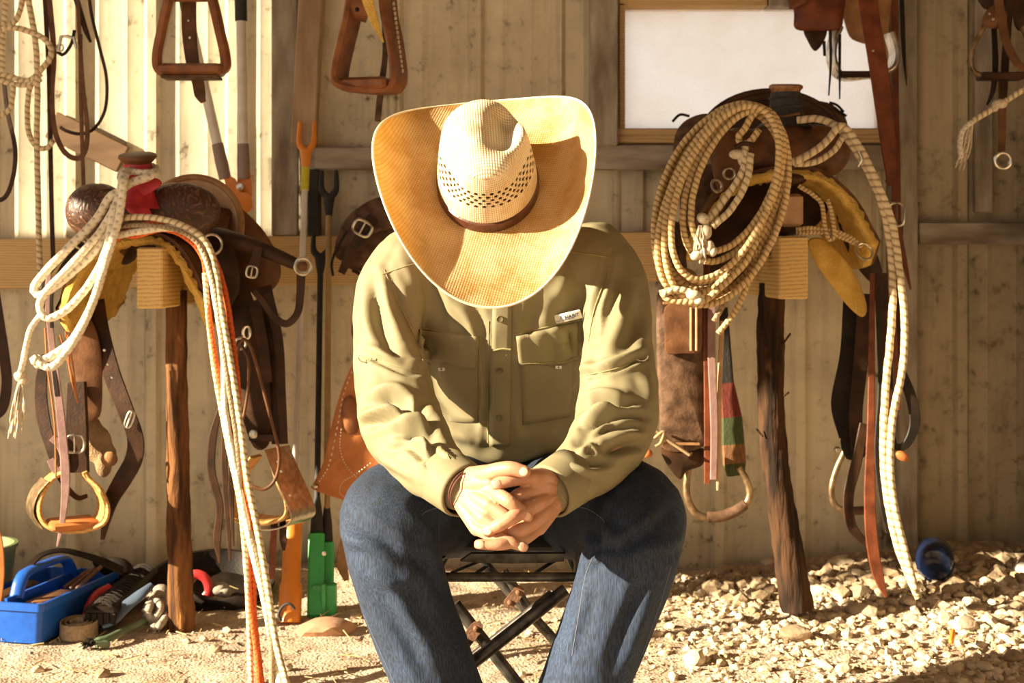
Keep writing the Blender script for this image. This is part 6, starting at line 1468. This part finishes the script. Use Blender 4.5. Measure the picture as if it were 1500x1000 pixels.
for i, (x, y, r) in enumerate(BIG):
    hi = .03 if y < 880 and x > 1100 else 0.0; g = wground(x, y, hi); rr = S(r, g.y); z = gz(g.x, g.y)
    bm = stone_mesh(rr, i+3); me = bpy.data.meshes.new('stone'); bm.to_mesh(me); bm.free()
    o = link(bpy.data.objects.new('stone', me)); o.location = (g.x, g.y, max(z+rr*.30, g.z*.9)); o.rotation_euler = (0, 0, i*1.3); finish(o, M_stone if (i*7) % 5 else M_stone2, True, 24)
    side = 'right' if x > 950 else 'left'
    reg = ('by the crooked dark post' if y < 870 and x < 1240 else 'below the straps and reins' if y < 880 and x < 1350 else 'near the dark blue jar' if y < 860 else 'near the right edge' if x > 1360 else 'on gravel between knee and reins') if x > 950 else ('in dirt by the left log post' if 265 < x < 345 and y < 960 else 'in the dirt beside the stool and prods' if x > 480 else 'in the dirt near the bottom edge at left')
    lb = {0: 'large chunky pale stone casting a shadow on the right gravel', 1: 'large pale stone near the bottom edge right of the knee'}.get(i, ('small ' if r < 13 else '')+('pale' if (i*7) % 5 else 'brown')+' broken stone '+reg)
    tag(o, lb, 'stone', None if i < 2 else 'loose stones '+reg)
STN = {}
for o in [q for q in COL.objects if q.get('category') == 'stone']: STN.setdefault(o['label'], []).append(o)
ORD = 'first second third fourth fifth sixth seventh eighth ninth tenth'.split()
for lb, os_ in STN.items():
    if len(os_) < 2: continue
    kind, where = lb.split(' broken stone ')
    for k, o in enumerate(sorted(os_, key=lambda q: q.location.x/q.location.y)): o['label'] = '%s %s stone from the left, %s' % (ORD[k], kind, where)
g = wground(476, 925, 0); bm = stone_mesh(S(40, g.y), 77, .42); me = bpy.data.meshes.new('stone'); bm.to_mesh(me); bm.free(); o = link(bpy.data.objects.new('stone', me)); o.location = (g.x, g.y, .008); finish(o, rk_m, True, 30); tag(o, 'flat pinkish brown stone in front of the green prod handles', 'stone')
g = wground(1496, 842, .04); bm = stone_mesh(S(22, g.y), 91, .8); me = bpy.data.meshes.new('block'); bm.to_mesh(me); bm.free(); o = link(bpy.data.objects.new('salt_block', me)); o.location = g; finish(o, M_white, True, 24); tag(o, 'white broken salt block at the right edge against the wall', 'block')
def scatter(name, n, fn, rmin, rmax, mat, seed0):
    rs = random.Random(seed0); protos = []
    for k in range(14):
        bm = stone_mesh(1.0 if False else .01, seed0+k); protos.append(([v.co.copy()*100 for v in bm.verts], [tuple(v.index for v in f.verts) for f in bm.faces])); bm.free()
    vs, fs = [], []; b0 = 0
    for i in range(n):
        x, y, w = fn(rs)
        if y > 4.22: continue
        r = rmin+(rmax-rmin)*rs.random()**2.4*w; pv, pf = protos[rs.randrange(14)]; A = np.array(Matrix.Rotation(rs.uniform(0, 6.28), 3, 'Z') @ Matrix.Rotation(rs.uniform(-.5, .5), 3, 'X'))*r
        vs.append(np.array(pv) @ A.T+np.array([x, y, gz(x, y)+r*.25])); fs += [tuple(b0+q for q in f) for f in pf]; b0 += len(pv)
    me = bpy.data.meshes.new(name); me.from_pydata(np.concatenate(vs).tolist(), [], fs); o = link(bpy.data.objects.new(name, me)); finish(o, mat, True, 24); o['kind'] = 'stuff'; return o
def dist_r(rs):
    while True:
        x, y = rs.uniform(-.1, 2.3), rs.uniform(3.05, 4.25); p = min(1, max(.05, (x+.05)/.9))*(.55+.45*min(1, max(0, (y-3.1)/.6)))
        if rs.random() < p: return x, y, .5+.5*p
def dist_all(rs): return rs.uniform(-1.9, 2.2), 3.0+1.2*rs.random(), .6
def dist_pile(rs):
    x = rs.uniform(.55, 1.75); return x, 4.2-abs(rs.gauss(0, .16)), 1.0
scatter('gravel', 5200, dist_r, .004, .022, M_stone, 11); scatter('gravel', 3400, dist_all, .002, .008, M_stone, 29); scatter('gravel', 900, dist_pile, .008, .034, M_stone2, 43); scatter('gravel', 1500, dist_r, .004, .018, M_stone2, 61)
M_straws = basic('dry_straw', (.62, .47, .24), (.46, .32, .14), rough=.8, scale=30, bump=0)
q = MB(); rs = random.Random(5)
for i in range(900):
    x, y = rs.uniform(-1.8, 2.1), rs.uniform(3.0, 4.15); a = rs.uniform(0, PI); L = rs.uniform(.01, .05); z = gz(x, y)+.004; dx, dy = L*math.cos(a), L*math.sin(a)
    q.tube([V((x, y, z+rs.uniform(0, .006))), V((x+dx, y+dy, gz(x+dx, y+dy)+.004+rs.uniform(0, .012)))], rs.uniform(.0008, .0016), 4)
o = q.build('straw_litter', M_straws, kind='stuff', smooth=False); 
M_glass, nt, b, out = nodes('dark_blue_glass'); b.inputs['Base Color'].default_value = (.01, .02, .06, 1); b.inputs['Roughness'].default_value = .08; b.inputs['Transmission Weight'].default_value = .35
jr = thing('glass_jar', 'dark blue glass jar lying on the gravel against the wall', 'jar', W(1362, 830, 4.05)); MB().lathe([(.001, 0), (.042, .0), (.052, .012), (.054, .09), (.04, .11), (.03, .115), (.03, .125), (.001, .125)], W(1362, 822, 4.02)+V((0, -.05, 0)), (.25, .9, .1), 22).build('jar_body', M_glass, jr)
MB().tube([wground(1393, 940, .03), wground(1396, 924, .045)], .006, 8, round_end=True).build('shotgun_shell', M_oplast, label='small orange plastic tube sticking out of the right gravel', cat='tube')
